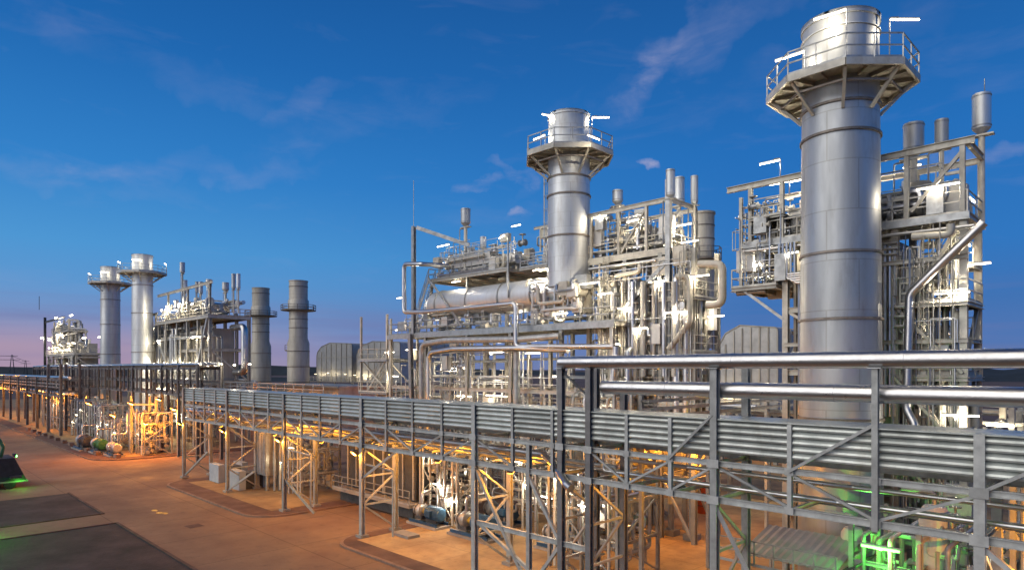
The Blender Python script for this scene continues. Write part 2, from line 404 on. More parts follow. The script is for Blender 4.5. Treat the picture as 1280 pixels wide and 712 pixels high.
def flood(root, p, em='sodium', face=(0, -1), s=.17):
    """sodium floodlight: hood with a glass lens looking down and outwards"""
    u, v, z = p; fu, fv = face
    b = MB().add([W(u - s * 1.4, v, z + .02), W(u + s * 1.4, v, z + .02), W(u + s * 1.4 + fu * s * 2.4, v + fv * s * 2.4, z + .30), W(u - s * 1.4 + fu * s * 2.4, v + fv * s * 2.4, z + .30),
                   W(u - s * .8, v - fv * .1 - fu * .1, z + .36), W(u + s * .8, v - fv * .1 - fu * .1, z + .36), W(u + s * .8 + fu * s * 1.6, v + fv * s * 1.6, z + .44), W(u - s * .8 + fu * s * 1.6, v + fv * s * 1.6, z + .44)],
                  [(0, 1, 2, 3), (4, 5, 6, 7), (0, 1, 5, 4), (1, 2, 6, 5), (2, 3, 7, 6), (3, 0, 4, 7)])
    f = part(b, 'floodlight_housing', 'dark', root)
    g = MB().add([W(u - s * 1.2, v + fv * .03, z - .01), W(u + s * 1.2, v + fv * .03, z - .01), W(u + s * 1.2 + fu * s * 2.2, v + fv * s * 2.2, z + .255), W(u - s * 1.2 + fu * s * 2.2, v + fv * s * 2.2, z + .255),
                  W(u - s * 1.2, v + fv * .03, z - .03), W(u + s * 1.2, v + fv * .03, z - .03), W(u + s * 1.2 + fu * s * 2.2, v + fv * s * 2.2, z + .235), W(u - s * 1.2 + fu * s * 2.2, v + fv * s * 2.2, z + .235)],
                 [(0, 1, 2, 3), (4, 5, 6, 7), (0, 1, 5, 4), (1, 2, 6, 5), (2, 3, 7, 6), (3, 0, 4, 7)])
    sub(g, 'floodlight_glass', E[em], f)
    bulb(f, (u + fu * s * .9, v + fv * s * .9, z - .05), E[em], 2.4 * s * 2.2 * s * 1.7)
def valve(b, c, r=.16):
    u, v, z = c
    b.lathe((u, v, z), [(r * .5, -r * 1.6), (r * 1.3, -r * 1.5), (r * 1.3, -r * 1.2), (r * .7, -r * 1.0), (r, 0), (r * .7, r), (r * 1.3, r * 1.2), (r * 1.3, r * 1.5), (r * .5, r * 1.6)], 10, 'u')
    b.tube([(u, v, z), (u, v, z + r * 3.4)], r * .25, 0, 6)
    b.lathe((u, v, z + r * 3.2), [(r * .2, -.02), (r * 1.3, -.03), (r * 1.3, .03), (r * .2, .02)], 10)
def clutter(root, box, n_pipe, seed, mats=('alu', 'beige', 'galv', 'cream'), rr=(.05, .17), n_valve=8, n_box=4, vert=.4, seg=7, name='pipe'):
    rg = random.Random(seed); u0, u1, v0, v1, z0, z1 = box
    rp = lambda: [rg.uniform(u0, u1), rg.uniform(v0, v1), rg.uniform(z0, z1)]
    for i in range(n_pipe):
        p = rp(); pts = [tuple(p)]; last = -1
        for k in range(rg.choice((2, 3, 3, 4, 5))):
            ax = rg.choice([a for a in (0, 1, 2, 2) if a != last]) if rg.random() > vert or last == 2 else (2 if last != 2 else 0)
            lo, hi = ((u0, u1), (v0, v1), (z0, z1))[ax]
            nv = rg.uniform(lo, hi)
            if abs(nv - p[ax]) < .5: nv = p[ax] + (.6 if nv >= p[ax] else -.6)
            p[ax] = nv; pts.append(tuple(p)); last = ax
        part(MB().tube(pts, rg.uniform(*rr), None, seg), name, rg.choice(mats), root)
    for i in range(n_valve):
        b = MB(); valve(b, rp(), rg.uniform(.12, .24)); part(b, 'valve', rg.choice(mats), root)
    for i in range(n_box):
        u, v, z = rp(); a, c, h = rg.uniform(.25, .6), rg.uniform(.15, .3), rg.uniform(.35, .8)
        part(MB().box(u - a, u + a, v - c, v + c, z - h, z + h), 'junction_box', rg.choice(('white', 'cream', 'galv')), root)
def frame(root, us, vs, z0, z1, levels=(), w=.3, m='beige', brace=True, bm=None, rear=True):
    """columns at us x vs, beams round each level, braces in alternate bays of the front face"""
    for u in us:
        for v in vs:
            part(MB().H((u, v, z0), (u, v, z1), w), 'column', m, root)
    for z in levels:
        for v in vs:
            part(MB().H((us[0], v, z), (us[-1], v, z), w * .7, w), 'beam', m, root)
        for u in us:
            part(MB().H((u, vs[0], z - .01), (u, vs[-1], z - .01), w * .6, w * .9), 'cross_beam', m, root)
    if brace:
        lv = sorted(set([z0] + list(levels)))
        for j in range(len(lv) - 1):
            for i in range(len(us) - 1):
                if (i + j) % 2 == 0:
                    v = vs[0] + .02
                    a, c = (us[i], v, lv[j]), (us[i + 1], v, lv[j + 1])
                    if (i // 2) % 2: a, c = (us[i + 1], v, lv[j]), (us[i], v, lv[j + 1])
                    part(MB().bar(a, c, w * .5), 'brace', bm or m, root)
        for j in range(len(lv) - 1):
            for u in (us[0], us[-1]):
                part(MB().bar((u, vs[0], lv[j] if j % 2 else lv[j + 1]), (u, vs[-1], lv[j + 1] if j % 2 else lv[j]), w * .5), 'brace', bm or m, root)

# ------------------------------------------------------------------ GROUND
structure(MB().add([W(-900, -900, 0), W(7000, -900, 0), W(7000, 7000, 0), W(-900, 7000, 0)], [(0, 1, 2, 3)]), 'ground', 'earth')
structure(MB().add([W(-60, -80, .004), W(330, -80, .004), W(330, 150, .004), W(-60, 150, .004)], [(0, 1, 2, 3)]), 'road', 'road')
def rounded(u0, u1, v0, v1, rad):
    """rectangle with its four corners rounded by rad = (u0v0, u1v0, u1v1, u0v1)"""
    pts = []
    for (cu, cv, su, sv, a0), r in zip(((u0, v0, 1, 1, 180), (u1, v0, -1, 1, 270), (u1, v1, -1, -1, 0), (u0, v1, 1, -1, 90)), rad):
        if r == 0: pts.append((cu, cv)); continue
        for k in range(13):
            t = R(a0 + 90 * k / 12); pts.append((cu + su * r + r * math.cos(t), cv + sv * r + r * math.sin(t)))
    return pts
def island(name, u0, u1, v0, v1, rad, ap, padin):
    outer = rounded(u0, u1, v0, v1, rad)
    structure(MB().ext(outer, -.2, .13), 'kerb', 'kerbm')
    g = .22
    structure(MB().add([W(a, b, .138) for a, b in rounded(u0 + g, u1 - g, v0 + g, v1 - g, [max(0, r - g) for r in rad])], [tuple(range(len(outer)))]), 'pavement', ap)
    g = padin
    structure(MB().add([W(a, b, .144) for a, b in rounded(u0 + g, u1 - g, v0 + g, v1 - g, (0, 0, 0, 0))], [(0, 1, 2, 3)]), 'pavement', 'pad')
island('a', -45, 41.5, 23.0, 130, (0, 2.5, 0, 0), 'apron', 1.5)
island('b', 51, 75, 22.2, 130, (3, 3, 0, 0), 'apron', 2.2)
island('c', 97, 320, 21.4, 130, (5, 0, 0, 0), 'apron', 2.6)
structure(MB().add([W(a, b, .009) for a, b in rounded(62.6, 75.3, -40, 14.2, (0, 0, 0, 0))], [(0, 1, 2, 3)]), 'field', 'bed')
structure(MB().add([W(a, b, .009) for a, b in rounded(-30, 58, -40, 14.1, (0, 0, 0, 0))], [(0, 1, 2, 3)]), 'field', 'bed')
for a in ((58, 62.6),):
    pass
# thin kerb lips round the dark beds
structure(MB().box(-30, 58.15, 14.1, 14.28, -.1, .07), 'kerb', 'apron')
structure(MB().box(58.0, 58.16, -40, 14.1, -.1, .07), 'kerb', 'apron')
structure(MB().box(62.45, 75.4, 14.2, 14.36, -.1, .07), 'kerb', 'apron')
structure(MB().box(62.45, 62.6, -40, 14.2, -.1, .07), 'kerb', 'apron')
# hills
rg = random.Random(5)
def ridge(dist, a0, a1, h, seed, n=120):
    rr = random.Random(seed); ph = [rr.uniform(0, 6) for _ in range(6)]
    vs = []; fs = []
    for i in range(n + 1):
        t = i / n; a = R(a0 + (a1 - a0) * t)
        hh = h * (.55 + .25 * math.sin(5 * t + ph[0]) + .15 * math.sin(13 * t + ph[1]) + .06 * math.sin(37 * t + ph[2]) + .03 * math.sin(90 * t + ph[3])) * min(1, 8 * t, 8 * (1 - t))
        for dd, z in ((-h * 3, -1), (0, hh), (h * 3, -1)):
            vs.append(W((dist + dd) * math.cos(a), (dist + dd) * math.sin(a), z))
    for i in range(n):
        for k in range(2): fs.append((3 * i + k, 3 * i + 3 + k, 3 * i + 4 + k, 3 * i + 1 + k))
    m = MB().add(vs, fs); m.sm = True
    return structure(m, 'hill', 'hill')
ridge(1400, -20, 110, 26, 3); ridge(900, 60, 110, 46, 8); ridge(700, -10, 30, 12, 21)

# ------------------------------------------------------------------ MAIN PIPE RACK
V0, V1 = 25.2, 28.0; ZB, ZM, ZL, ZT = 6.6, 8.1, 8.55, 9.9
rack = thing('pipe_rack', 'long grey steel pipe rack with corrugated cladding crossing the whole view', 'pipe rack', (13.4, V0, 0))
studs = [-4.7, -1.7, 1.3, 4.3, 7.3, 10.3, 13.4, 15.5, 17.8, 20.0, 22.4, 25.3, 28.4]
u = 31.4
while u < 78: studs.append(u); u += 3.0
posts = [-7.7, 4.3, 13.4, 20.0, 21.8, 28.4] + [40.4, 52.4, 64.4, 76.4]
u_end = studs[-1]
for v in (V0, V1):
    for z, h in ((ZB, .26), (ZM, .22)):
        part(MB().H((-8, v, z), (u_end, v, z), .2, h), 'chord', 'rack', rack)
for i, u in enumerate(studs):
    part(MB().H((u, V0 - .02, ZB), (u, V0 - .02, ZT - .02), .17, .17), 'stud', 'rack', rack)
    if u < 140:
        part(MB().H((u, V0, ZB - .03), (u, V1, ZB - .03), .13, .18), 'cross_beam', 'rack', rack)
st_ = [-7.7] + studs
NB = 9
for i in range(len(st_) - 1):
    a, c = st_[i], st_[i + 1]
    if a > 235: break
    h = (ZT - ZL) / 5; pr = []
    for k in range(5):
        z = ZL + k * h
        pr += [(V0 + .11, z + .01), (V0 - .03, z + .03), (V0 - .05, z + .09), (V0 - .02, z + .16), (V0 + .08, z + h - .02)]
    pr = pr + [(V0 + .13, ZT - .01), (V0 + .13, ZL + .01)]
    n = len(pr); e = .09
    vs = [W(a + e, y, z) for y, z in pr] + [W(c - e, y, z) for y, z in pr]
    mbx = MB().add(vs, [(k, (k + 1) % n, n + (k + 1) % n, n + k) for k in range(n)] + [tuple(range(n)), tuple(range(n, 2 * n))])
    part(mbx, 'cladding_panel', 'clad', rack)
part(MB().box(-8, u_end, V0 - .12, V0 + .2, ZT, ZT + .05), 'cover_strip', 'clad', rack)
part(MB().box(-8, u_end, V0 + .45, V1 - .3, ZT - .02, ZT + .03), 'roof_sheet', 'clad', rack)
part(MB().box(-8, u_end, V1 - .05, V1 + .0, ZL, ZT), 'rear_cladding', 'clad', rack)
# diagonals: two fall away from each post, two rise to the next
for i in range(3, len(studs) - 1):
    a, c = studs[i], studs[i + 1]
    if a > 225: break
    if a in (20.0, 22.4): continue
    if a < 13: dn = a >= 6                     # the bay by the right-hand post
    elif a < 20: dn = a > 17
    else: dn = ((i - 12) % 4) >= 2
    if a < 13:
        p, q = ((a, V0, ZB + .1), (c, V0, ZM - .1)) if dn else ((a, V0, ZM - .1), (c, V0, ZB + .1))
    elif a < 20:
        p, q = ((a, V0, ZB + .1), (c, V0, ZM - .1)) if dn else ((a, V0, ZM - .1), (c, V0, ZB + .1))
    else:
        p, q = ((a, V0, ZB + .1), (c, V0, ZM - .1)) if dn else ((a, V0, ZM - .1), (c, V0, ZB + .1))
    part(MB().bar(p, q, .10, .10), 'diagonal_brace', 'rack', rack)
# tall knee braces in front of the cladding
for p, q in (((10.3, V0 - .16, ZM), (7.35, V0 - .16, 10.05)), ((15.5, V0 - .16, ZM), (13.45, V0 - .16, 10.1)), ((4.3, V0 - .16, ZM), (1.3, V0 - .16, 10.0))):
    part(MB().bar(p, q, .11, .11), 'knee_brace', 'rack', rack)
for u in posts:
    top = {13.4: 12.05, 20.0: 12.05, 21.8: 12.1, 4.3: ZT + .05}.get(u, ZT + .05)
    for v in (V0, V1):
        if u == 20.0 and v == V1: top = 11.0
        part(MB().H((u, v - .04 if v == V0 else v, 0.1), (u, v - .04 if v == V0 else v, top), .30, .30), 'post', 'post' if u in (20.0, 21.8) else 'rack', rack)
        part(MB().box(u - .35, u + .35, v - .35, v + .35, .1, .32), 'footing', 'conc', rack)
    if u < 110:
        zs = [.4, 2.4, 4.4, 6.4]
        for k in range(3):
            a, c = (V0, V1) if k % 2 else (V1, V0)
            part(MB().bar((u, a, zs[k]), (u, c, zs[k + 1]), .12), 'bent_brace', 'rack', rack)
            if k: part(MB().bar((u, V0, zs[k]), (u, V1, zs[k]), .12), 'bent_strut', 'rack', rack)
    part(MB().H((u, V0, ZM - .02), (u, V1, ZM - .02), .16, .2), 'cross_beam', 'rack', rack)
# extra pipe hangers that carry the high pipes
part(MB().H((7.3, V0 - .12, ZB - .25), (7.3, V0 - .12, 12.05), .20), 'post', 'rack', rack)
part(MB().bar((21.8, V0, 11.9), (20.0, V0, 10.6), .09), 'knee_brace', 'dark', rack)
part(MB().H((21.8, V0, 11.6), (20.0, V0, 11.6), .14), 'cross_beam', 'rack', rack)
part(MB().H((24.1, V0, .1), (24.1, V0, 8.0), .24), 'post', 'rack', rack)
# heavy bracing under the truss beside the tall posts
for p, q in (((28.4, V0, 6.3), (24.1, V0, .3)), ((24.1, V0, 6.3), (21.9, V0, 3.2)), ((21.8, V0, 3.2), (24.1, V0, .3)), ((13.4, V0, 6.3), (10.8, V0 + 1.4, .3)), ((52.4, V0, 2.8), (49.6, V0 + 1.2, .2)),
             ((4.3, V0, 6.4), (1.6, V0, 4.2)), ((40.4, V0, 4.3), (37.8, V0 + 1.2, 6.4)), ((76.4, V0, .3), (73.4, V0 + 1.4, 3.1)), ((64.4, V0, .3), (61.8, V0 + 1.4, 2.2)), ((21.8, V0 + .02, .3), (28.2, V0 + .02, 3.2))):
    part(MB().bar(p, q, .17), 'heavy_brace', 'rack', rack)
part(MB().H((28.4, V0, 3.2), (20.0, V0, 3.2), .2, .26), 'tie_beam', 'rack', rack)
# kick-out frames by the road
for u in (38.4, 50.2):
    part(MB().bar((u, V0 + 1.2, .3), (u, V0 + 1.2, 4.9), .11), 'gallows_frame', 'rack', rack)
    part(MB().bar((u, V0 + 1.2, 4.9), (u + 1.9, V0 + .1, 5.3), .11), 'gallows_frame', 'rack', rack)
for u, v, f, e in ((49.0, 26.6, (0, 1), 'sodium'), (44.5, 28.2, (0, 1), 'sodium'), (38.8, 26.4, (0, 1), 'sodium'), (33.5, 26.4, (0, 1), 'sodium'), (27.0, 26.6, (0, 1), 'sodium'), (57.5, 26.6, (0, 1), 'sodium'), (70, 26.6, (0, 1), 'sodium'),
             (17.0, 28.2, (0, 1), 'sodium'), (3.0, 27.6, (0, 1), 'sodium')):
    flood(rack, (u, v, ZB - .62), face=f, em=e)
for u in (52.9, 64.9, 40.9, 76.9): flood(rack, (u, V0 - .25, 5.9), face=(0, -1), s=.15)
flood(rack, (51.4, 26.0, 6.9), face=(1, 0), s=.12)
for u in posts:
    if u > 60: continue
    for z in (ZB, ZM): part(MB().box(u - .26, u + .26, V0 - .235, V0 - .217, z - .17, z + .17), 'gusset_plate', 'rack', rack)
for u in studs[:18]:
    for z in (ZB, ZM): part(MB().box(u - .17, u + .17, V0 - .125, V0 - .107, z - .14, z + .14), 'gusset_plate', 'rack', rack)
for u in (21.8, 13.4, 7.3, 1.3): part(MB().box(u - .22, u + .22, V0 - .3, V0 + .42, 12.02, 12.06), 'pipe_saddle', 'galv', rack)
for u in (13.4, 7.3): part(MB().box(u - .12, u + .12, V0 + .1, V0 + .9, 10.78, 10.85), 'pipe_saddle', 'galv', rack)
fr = thing('pipe_rack', 'dark pipe rack at the far left edge lit by orange street lamps', 'pipe rack', (150, V0, 0))
u = 139.0
while u < 262:
    for v in (V0, V1):
        part(MB().H((u, v, 0), (u, v, 12.9 if u < 152 else 10.4), .45), 'post', 'post', fr)
    part(MB().H((u, V0, 8.0), (u, V1, 8.0), .3), 'cross_beam', 'post', fr); u += 11
for v in (V0, V1):
    for z in (7.2, 10.0): part(MB().H((139, v, z), (262, v, z), .3, .4), 'chord', 'post', fr)
u = 140.5
while u < 260: part(MB().H((u, V0 - .05, 7.2), (u, V0 - .05, 10), .16), 'stud', 'post', fr); u += 3.2
for z in (8.7, 9.3): part(MB().bar((139, V0, z), (262, V0, z), .16, .3), 'side_rail', 'post', fr)
for v, z, r_ in ((26, 7.6, .25), (27, 7.6, .3), (26.5, 10.4, .3)): part(MB().tube([(139, v, z), (262, v, z)], r_, 0, 8), 'pipe', 'alu', fr)
for u in (152, 172, 196): flood(fr, (u, V0 + .6, 6.3), 'sodium_far', face=(0, -1), s=.3)

# pipes carried by the rack
pipes = [
 ('insulated_pipe', [(21.9, 25.25, 12.33), (-9, 25.25, 12.33)], .315, 'alu', 'upper shiny silver insulated pipe resting on top of the rack posts', 6.0),
 ('insulated_pipe', [(19.6, 25.75, 11.12), (-9, 25.75, 11.12)], .33, 'alu', 'lower shiny silver insulated pipe just below the topmost one', 6.0),
 ('insulated_pipe', [(82, 29.5, 2.0), (82, 29.5, 7.35), (80, 26.5, 7.35), (24.2, 26.5, 7.35), (22.6, 25.6, 7.0), (21.0, 24.6, 6.35), (20.6, 24.5, 6.2)], .21, 'alu', 'long silver pipe inside the lower truss bay of the rack', 5.0),
 ('service_pipe', [(19.2, 27.0, 7.5), (-9, 27.0, 7.42)], .10, 'alu', 'thin silver pipe behind the truss, upper of the two at right', 6.0),
 ('service_pipe', [(19.6, 25.75, 7.9), (19.6, 25.75, 7.05), (-9, 25.75, 7.05)], .09, 'alu', 'thin silver pipe low in the truss with an upturned end', 6.0),
 ('service_pipe', [(80, 27.4, 3.0), (80, 27.4, 7.0), (20, 27.4, 7.0)], .12, 'galv', 'dull grey pipe along the rear of the lower truss bay', 6.0),
 ('service_pipe', [(78.5, 27.1, 4), (78.5, 27.1, 6.85), (-9, 27.1, 6.85)], .07, 'rack', 'thin dark pipe lowest inside the truss', 6.0),
]
for nm, pts, r, m, lab, sm_ in pipes:
    single(MB().tube(pts, r, None, 18 if r > .2 else 10, seam=sm_), nm, m, lab, 'pipe')
# saddle under the top pipe where it meets the tall post
tray = thing('cable_tray', 'stack of cable trays crossing behind the rack between the modules', 'cable tray', (20, 30, 10))
for k in range(4):
    z = 9.5 + k * .42
    for v_ in (0,):
        b = MB()
        for s_ in (0, .5): b.bar((19.2 - s_ + k * .1, 28.6, z), (19.2 - s_ + k * .1, 62, z), .04, .12)
        y = 28.8
        while y < 62: b.bar((19.2 + k * .1, y, z - .03), (18.7 + k * .1, y, z - .03), .05, .03); y += .45
        part(b, 'ladder_tray', 'beige', tray)
for y in (29, 36, 44, 52, 61): part(MB().H((19.6, y, .1), (19.6, y, 11.2), .2), 'post', 'rack', tray)

# ------------------------------------------------------------------ EXHAUST STACKS WITH CROWN PLATFORMS
def ngon(c, r, n, rot=0):
    return [(c[0] + r * math.cos(2 * math.pi * (k + rot) / n), c[1] + r * math.sin(2 * math.pi * (k + rot) / n)) for k in range(n)]
def crown_stack(u, v, r, ztop, zdeck, rdeck, z0, rings, label, lamps=True, em='tube', n=8, taper=.06, rot=.5, lampdirs=None, ladd=True, seg=48, group=None, r0=None):
    t = thing('exhaust_stack', label, 'exhaust stack', (u, v, z0), group)
    rb = r * (1 + taper)
    zs = [z0 + (ztop - z0) * k / 8 for k in range(9)]
    pr = [(rb + (r * .985 - rb) * k / 8, zs[k] - z0) for k in range(9)]
    pr += [(r * 1.03, ztop - z0), (r * 1.03, ztop - z0 - .25), (r * .93, ztop - z0 - .25), (r * .93, ztop - z0 - 3.0), (0, ztop - z0 - 3.0)]
    pr.insert(8, (r * .99, ztop - z0 - .12)); pr.insert(9, (r * 1.03, ztop - z0 - .12)); pr.pop(10)
    part(MB().lathe((u, v, z0), pr, seg, close=True), 'shell', 'plate', t)
    for z in rings:
        rz = rb + (r * .985 - rb) * (z - z0) / (ztop - z0)
        part(MB().lathe((u, v, z), [(rz - .02, -.06), (rz + .09, -.06), (rz + .09, .06), (rz - .02, .06)], seg), 'ring_band', 'ring', t)
    pts = ngon((u, v), rdeck, n, rot)
    inner = ngon((u, v), r * 1.01, n, rot)
    part(MB().ext(pts, zdeck - .06, zdeck), 'deck', 'cream', t)
    for k in range(n):
        a, c = pts[k], pts[(k + 1) % n]
        part(MB().bar((*a, zdeck - .16), (*c, zdeck - .16), .14, .34), 'edge_beam', 'beige', t)
        # bracket: radial beam, strut and the knee down to the shell
        b = MB().bar((*inner[k], zdeck - .14), (*a, zdeck - .14), .12, .2)
        b.bar((*inner[k], zdeck - 1.7), (u + (a[0] - u) * .93, v + (a[1] - v) * .93, zdeck - .28), .14, .14)
        part(b, 'bracket', 'cream', t)
        mid = ((a[0] + c[0]) / 2, (a[1] + c[1]) / 2)
        part(MB().bar((u + (mid[0] - u) * .5, v + (mid[1] - v) * .5, zdeck - .12), (*mid, zdeck - .12), .1, .14), 'joist', 'beige', t)
        # sloping soffit sheet under the edge
        i0 = (u + (a[0] - u) * .80, v + (a[1] - v) * .80, zdeck - .72); i1 = (u + (c[0] - u) * .80, v + (c[1] - v) * .80, zdeck - .72)
        part(MB().bar(i0, i1, .1, .1), 'soffit_rail', 'ring', t)
    railing(t, [(*p, zdeck) for p in pts], True, 1.15, 1.3)
    ds = lampdirs or [(k + .0) * 2 * math.pi / n + rot for k in range(0, n, 2)]
    if lamps:
        for a in ds:
            c = (u + rdeck * .96 * math.cos(a), v + rdeck * .96 * math.sin(a), zdeck + 1.75)
            lamp(t, c, (-math.sin(a), math.cos(a)), 1.5, 1.7, em, r=.06)
    if ladd: ladder(t, u + r + .55, v + .3, z0, zdeck, True, du=1, dv=0)
    return t
# right, nearest
uA, vA = pu(1050, 35.8), 35.8
sa = crown_stack(uA, vA, 1.80, 29.7, 26.5, 3.5, 0.1, (25.2, 23.75, 17.8, 14.5, 9.5), 'tallest nearest silver exhaust stack rising at the right behind the rack',
            lampdirs=[], lamps=False, n=8, taper=.12, ladd=False)
for x, y, V, d in ((987, 71, 33.4, (1, 0)), (1037, 19, 33.2, (1, -.1)), (1131, 25, 36.6, (-.7, .7)), (1062, 30, 39.0, (1, 0))):
    lamp(sa, at(x, y, V), d, 1.5, max(.6, at(x, y, V)[2] - 26.5))
part(MB().lathe((uA, vA, 28.9), [(1.80, -.02), (1.86, -.02), (1.86, .02), (1.80, .02)], 48), 'ring_band', 'stack', sa)
uB, vB = pu(711, 39.6), 39.6
sb = crown_stack(uB, vB, 1.62, 31.9, 28.7, 3.5, 18.4, (26.9, 25.5, 22.3), 'silver exhaust stack with octagonal lit platform in the centre, above the horizontal duct', lamps=False, ladd=True)
for x, y, V, d in ((687, 145, 38.0, (.3, -1)), (751, 147, 41.3, (-.7, .7)), (674, 172, 38.0, (1, .1)), (742, 172, 37.2, (0, 1)), (711, 150, 43.0, (1, 0))):
    lamp(sb, at(x, y, V), d, 1.4, at(x, y, V)[2] - 28.7)
uC, vC = pu(178, 36), 36
crown_stack(uC, vC, 1.70, pz(178, 319, 36), pz(178, 341, 36), 3.9, .1, (27, 22, 15, 10), 'brighter and nearer of the two far silver stacks at the left', em='tube_far', n=8, seg=24)
uD, vD = pu(138, 36), 36
crown_stack(uD, vD, 1.75, pz(138, 334, 36), pz(138, 354, 36), 3.9, .1, (26, 21, 15, 10), 'far silver stack partly behind its brighter twin at the left', em='tube_far', n=8, seg=24)

def gray_stack(x, V, ytop, ydeck, label):
    u = pu(x, V); zt = pz(x, ytop, V); zd = pz(x, ydeck, V)
    t = thing('bypass_stack', label, 'chimney stack', (u, V, 0))
    zk = zd - 6.3
    part(MB().lathe((u, V, 0), [(2.45, .1), (2.45, zk - 1.2), (2.05, zk), (2.05, zt - .2), (2.15, zt - .2), (2.15, zt), (1.85, zt), (1.85, zt - 2), (0, zt - 2)], 28), 'shell', 'tank', t)
    for z in (zt - 1.4, zd - 2, zd - 4, zk - 3, zk - 6.5, zk - 10):
        rr_ = 2.05 if z > zk else 2.45
        part(MB().lathe((u, V, z), [(rr_ - .05, -.09), (rr_ + .08, -.09), (rr_ + .08, .09), (rr_ - .05, .09)], 28), 'ring_band', 'ring', t)
    part(MB().lathe((u, V, zd), [(1.8, -.3), (3.9, -.05), (3.9, .06), (1.8, .06)], 16), 'deck', 'ring', t)
    part(MB().lathe((u, V, zd + 1.0), [(2.0, -1), (2.3, -1), (2.3, 1.2), (2.1, 1.5)], 28), 'collar', 'casing', t)
    railing(t, [(*p, zd) for p in ngon((u, V), 3.8, 12)], True, 1.2, 2, 'ring', .05)
    part(MB().box(u + 1.9, u + 4.2, V - 1.2, V + 1.2, zd - 9.2, zd - 9.0), 'deck', 'ring', t)
    railing(t, [(u + 4.2, V + 1.2, zd - 9), (u + 4.2, V - 1.2, zd - 9), (u + 2, V - 1.2, zd - 9)], False, 1.2, 1.5, 'ring', .05)
    ladder(t, u + 2.6, V, 1, zd, True, 'ring', 1, 0)
gray_stack(326, 71, 360, 395, 'shorter of the two dull grey stacks in the distance, left of its twin')
gray_stack(373, 71, 351, 388, 'taller of the two dull grey stacks in the distance, beside the arched sheds')
u_, v_ = pu(879, 58), 58
t = thing('silencer_drum', 'wide grey cylinder with rail collar behind the centre module, right end', 'silencer drum', (u_, v_, 14))
zt = pz(879, 266, 58)
part(MB().lathe((u_, v_, 14), [(1.0, 0), (1.05, zt - 19), (1.05, zt - 14.2), (1.15, zt - 14.2), (1.15, zt - 14), (.9, zt - 14), (.9, zt - 15), (0, zt - 15)], 28), 'shell', 'tank', t)
for z in (zt - 1.3, zt - 2.6): part(MB().lathe((u_, v_, z), [(1.0, -.05), (1.1, -.05), (1.1, .05), (1.0, .05)], 28), 'ring_band', 'ring', t)
part(MB().lathe((u_, v_, zt - 4.6), [(.9, -.15), (1.75, -.05), (1.75, .04), (.9, .04)], 14), 'deck', 'ring', t)
railing(t, [(*p, zt - 4.56) for p in ngon((u_, v_), 1.7, 10)], True, 1.1, 1.2, 'ring', .03)
part(MB().H((u_, v_, .1), (u_, v_, 14.1), .5), 'support', 'beige', t)

# ------------------------------------------------------------------ VENT SILENCERS (stand on the modules)
def vent(x, ytop, ybot, V, wpx, zfoot, label, m='stack', sh=None):
    u = pu(x, V); z1 = pz(x, ytop, V); z0 = pz(x, ybot, V); r = wpx / 2 * V / (SA * F + CA * (x - CX))
    t = thing('vent_silencer', label, 'vent silencer', (u, V, zfoot))
    part(MB().lathe((u, V, z0), [(r * .35, -r * .7), (r, 0), (r, z1 - z0), (r * .86, z1 - z0), (r * .86, z1 - z0 - .3), (0, z1 - z0 - .3)], 20), 'silencer_body', m, t)
    for z in (z0 + .12, z1 - .12): part(MB().lathe((u, V, z), [(r * .97, -.03), (r * 1.06, -.03), (r * 1.06, .03), (r * .97, .03)], 20), 'ring_band', 'galv', t)
    part(MB().tube([(u, V, zfoot), (u, V, z0 - r * .3)], r * .36, 0, 10), 'riser', 'cream', t)
    part(MB().box(u - r * 1.3, u + r * 1.3, V - .2, V + .2, z0 - r * .95, z0 - r * .75), 'bracket', 'beige', t)
    part(MB().tube([(u + r * .2, V, z0 - r), (u + r * 1.9, V, z0 - r), (u + r * 1.9, V, zfoot + .4)], .05, .1, 6), 'drain_pipe', 'galv', t)
    return t

# ------------------------------------------------------------------ RIGHT MODULE
mA = thing('boiler_module', 'tall cream boiler module wrapped in platforms and pipes behind the nearest stack', 'boiler module', (12, 38, 0))
ZD = 19.6
frame(mA, [7.2, 10.2, 15.9], [38.3, 41.6], .1, ZD - .2, [4.5, 8.0, 11.8, 15.4], .32)
for v in (38.0, 41.6): part(MB().H((18.5, v, 16.8), (18.5, v, 22.4), .18), 'column', 'beige', mA)
part(MB().box(10.45, 15.7, 38.9, 44, 2.5, 18.9), 'casing', 'casing', mA)
for z in (5, 8, 11, 14, 17):
    part(MB().box(10.4, 15.75, 38.78, 38.9, z, z + .22), 'casing_rib', 'ring', mA)
for u in (10.45, 12.2, 14, 15.5): part(MB().box(u, u + .14, 38.74, 38.92, 2.5, 18.9), 'casing_rib', 'casing', mA)
deck(mA, 7.0, 18.4, 38, 41.9, ZD)
part(MB().box(6.9, 18.5, 37.86, 37.98, ZD - .34, ZD + .02), 'fascia', 'galv', mA)
part(MB().tube([(18.2, 37.75, ZD - .55), (6.7, 37.75, ZD - .75)], .09, 0, 8), 'pipe', 'alu', mA)
railing(mA, [(18.4, 41.9, ZD), (18.4, 38, ZD), (7.0, 38, ZD), (7.0, 41.9, ZD), (18.4, 41.9, ZD)], m='beige')
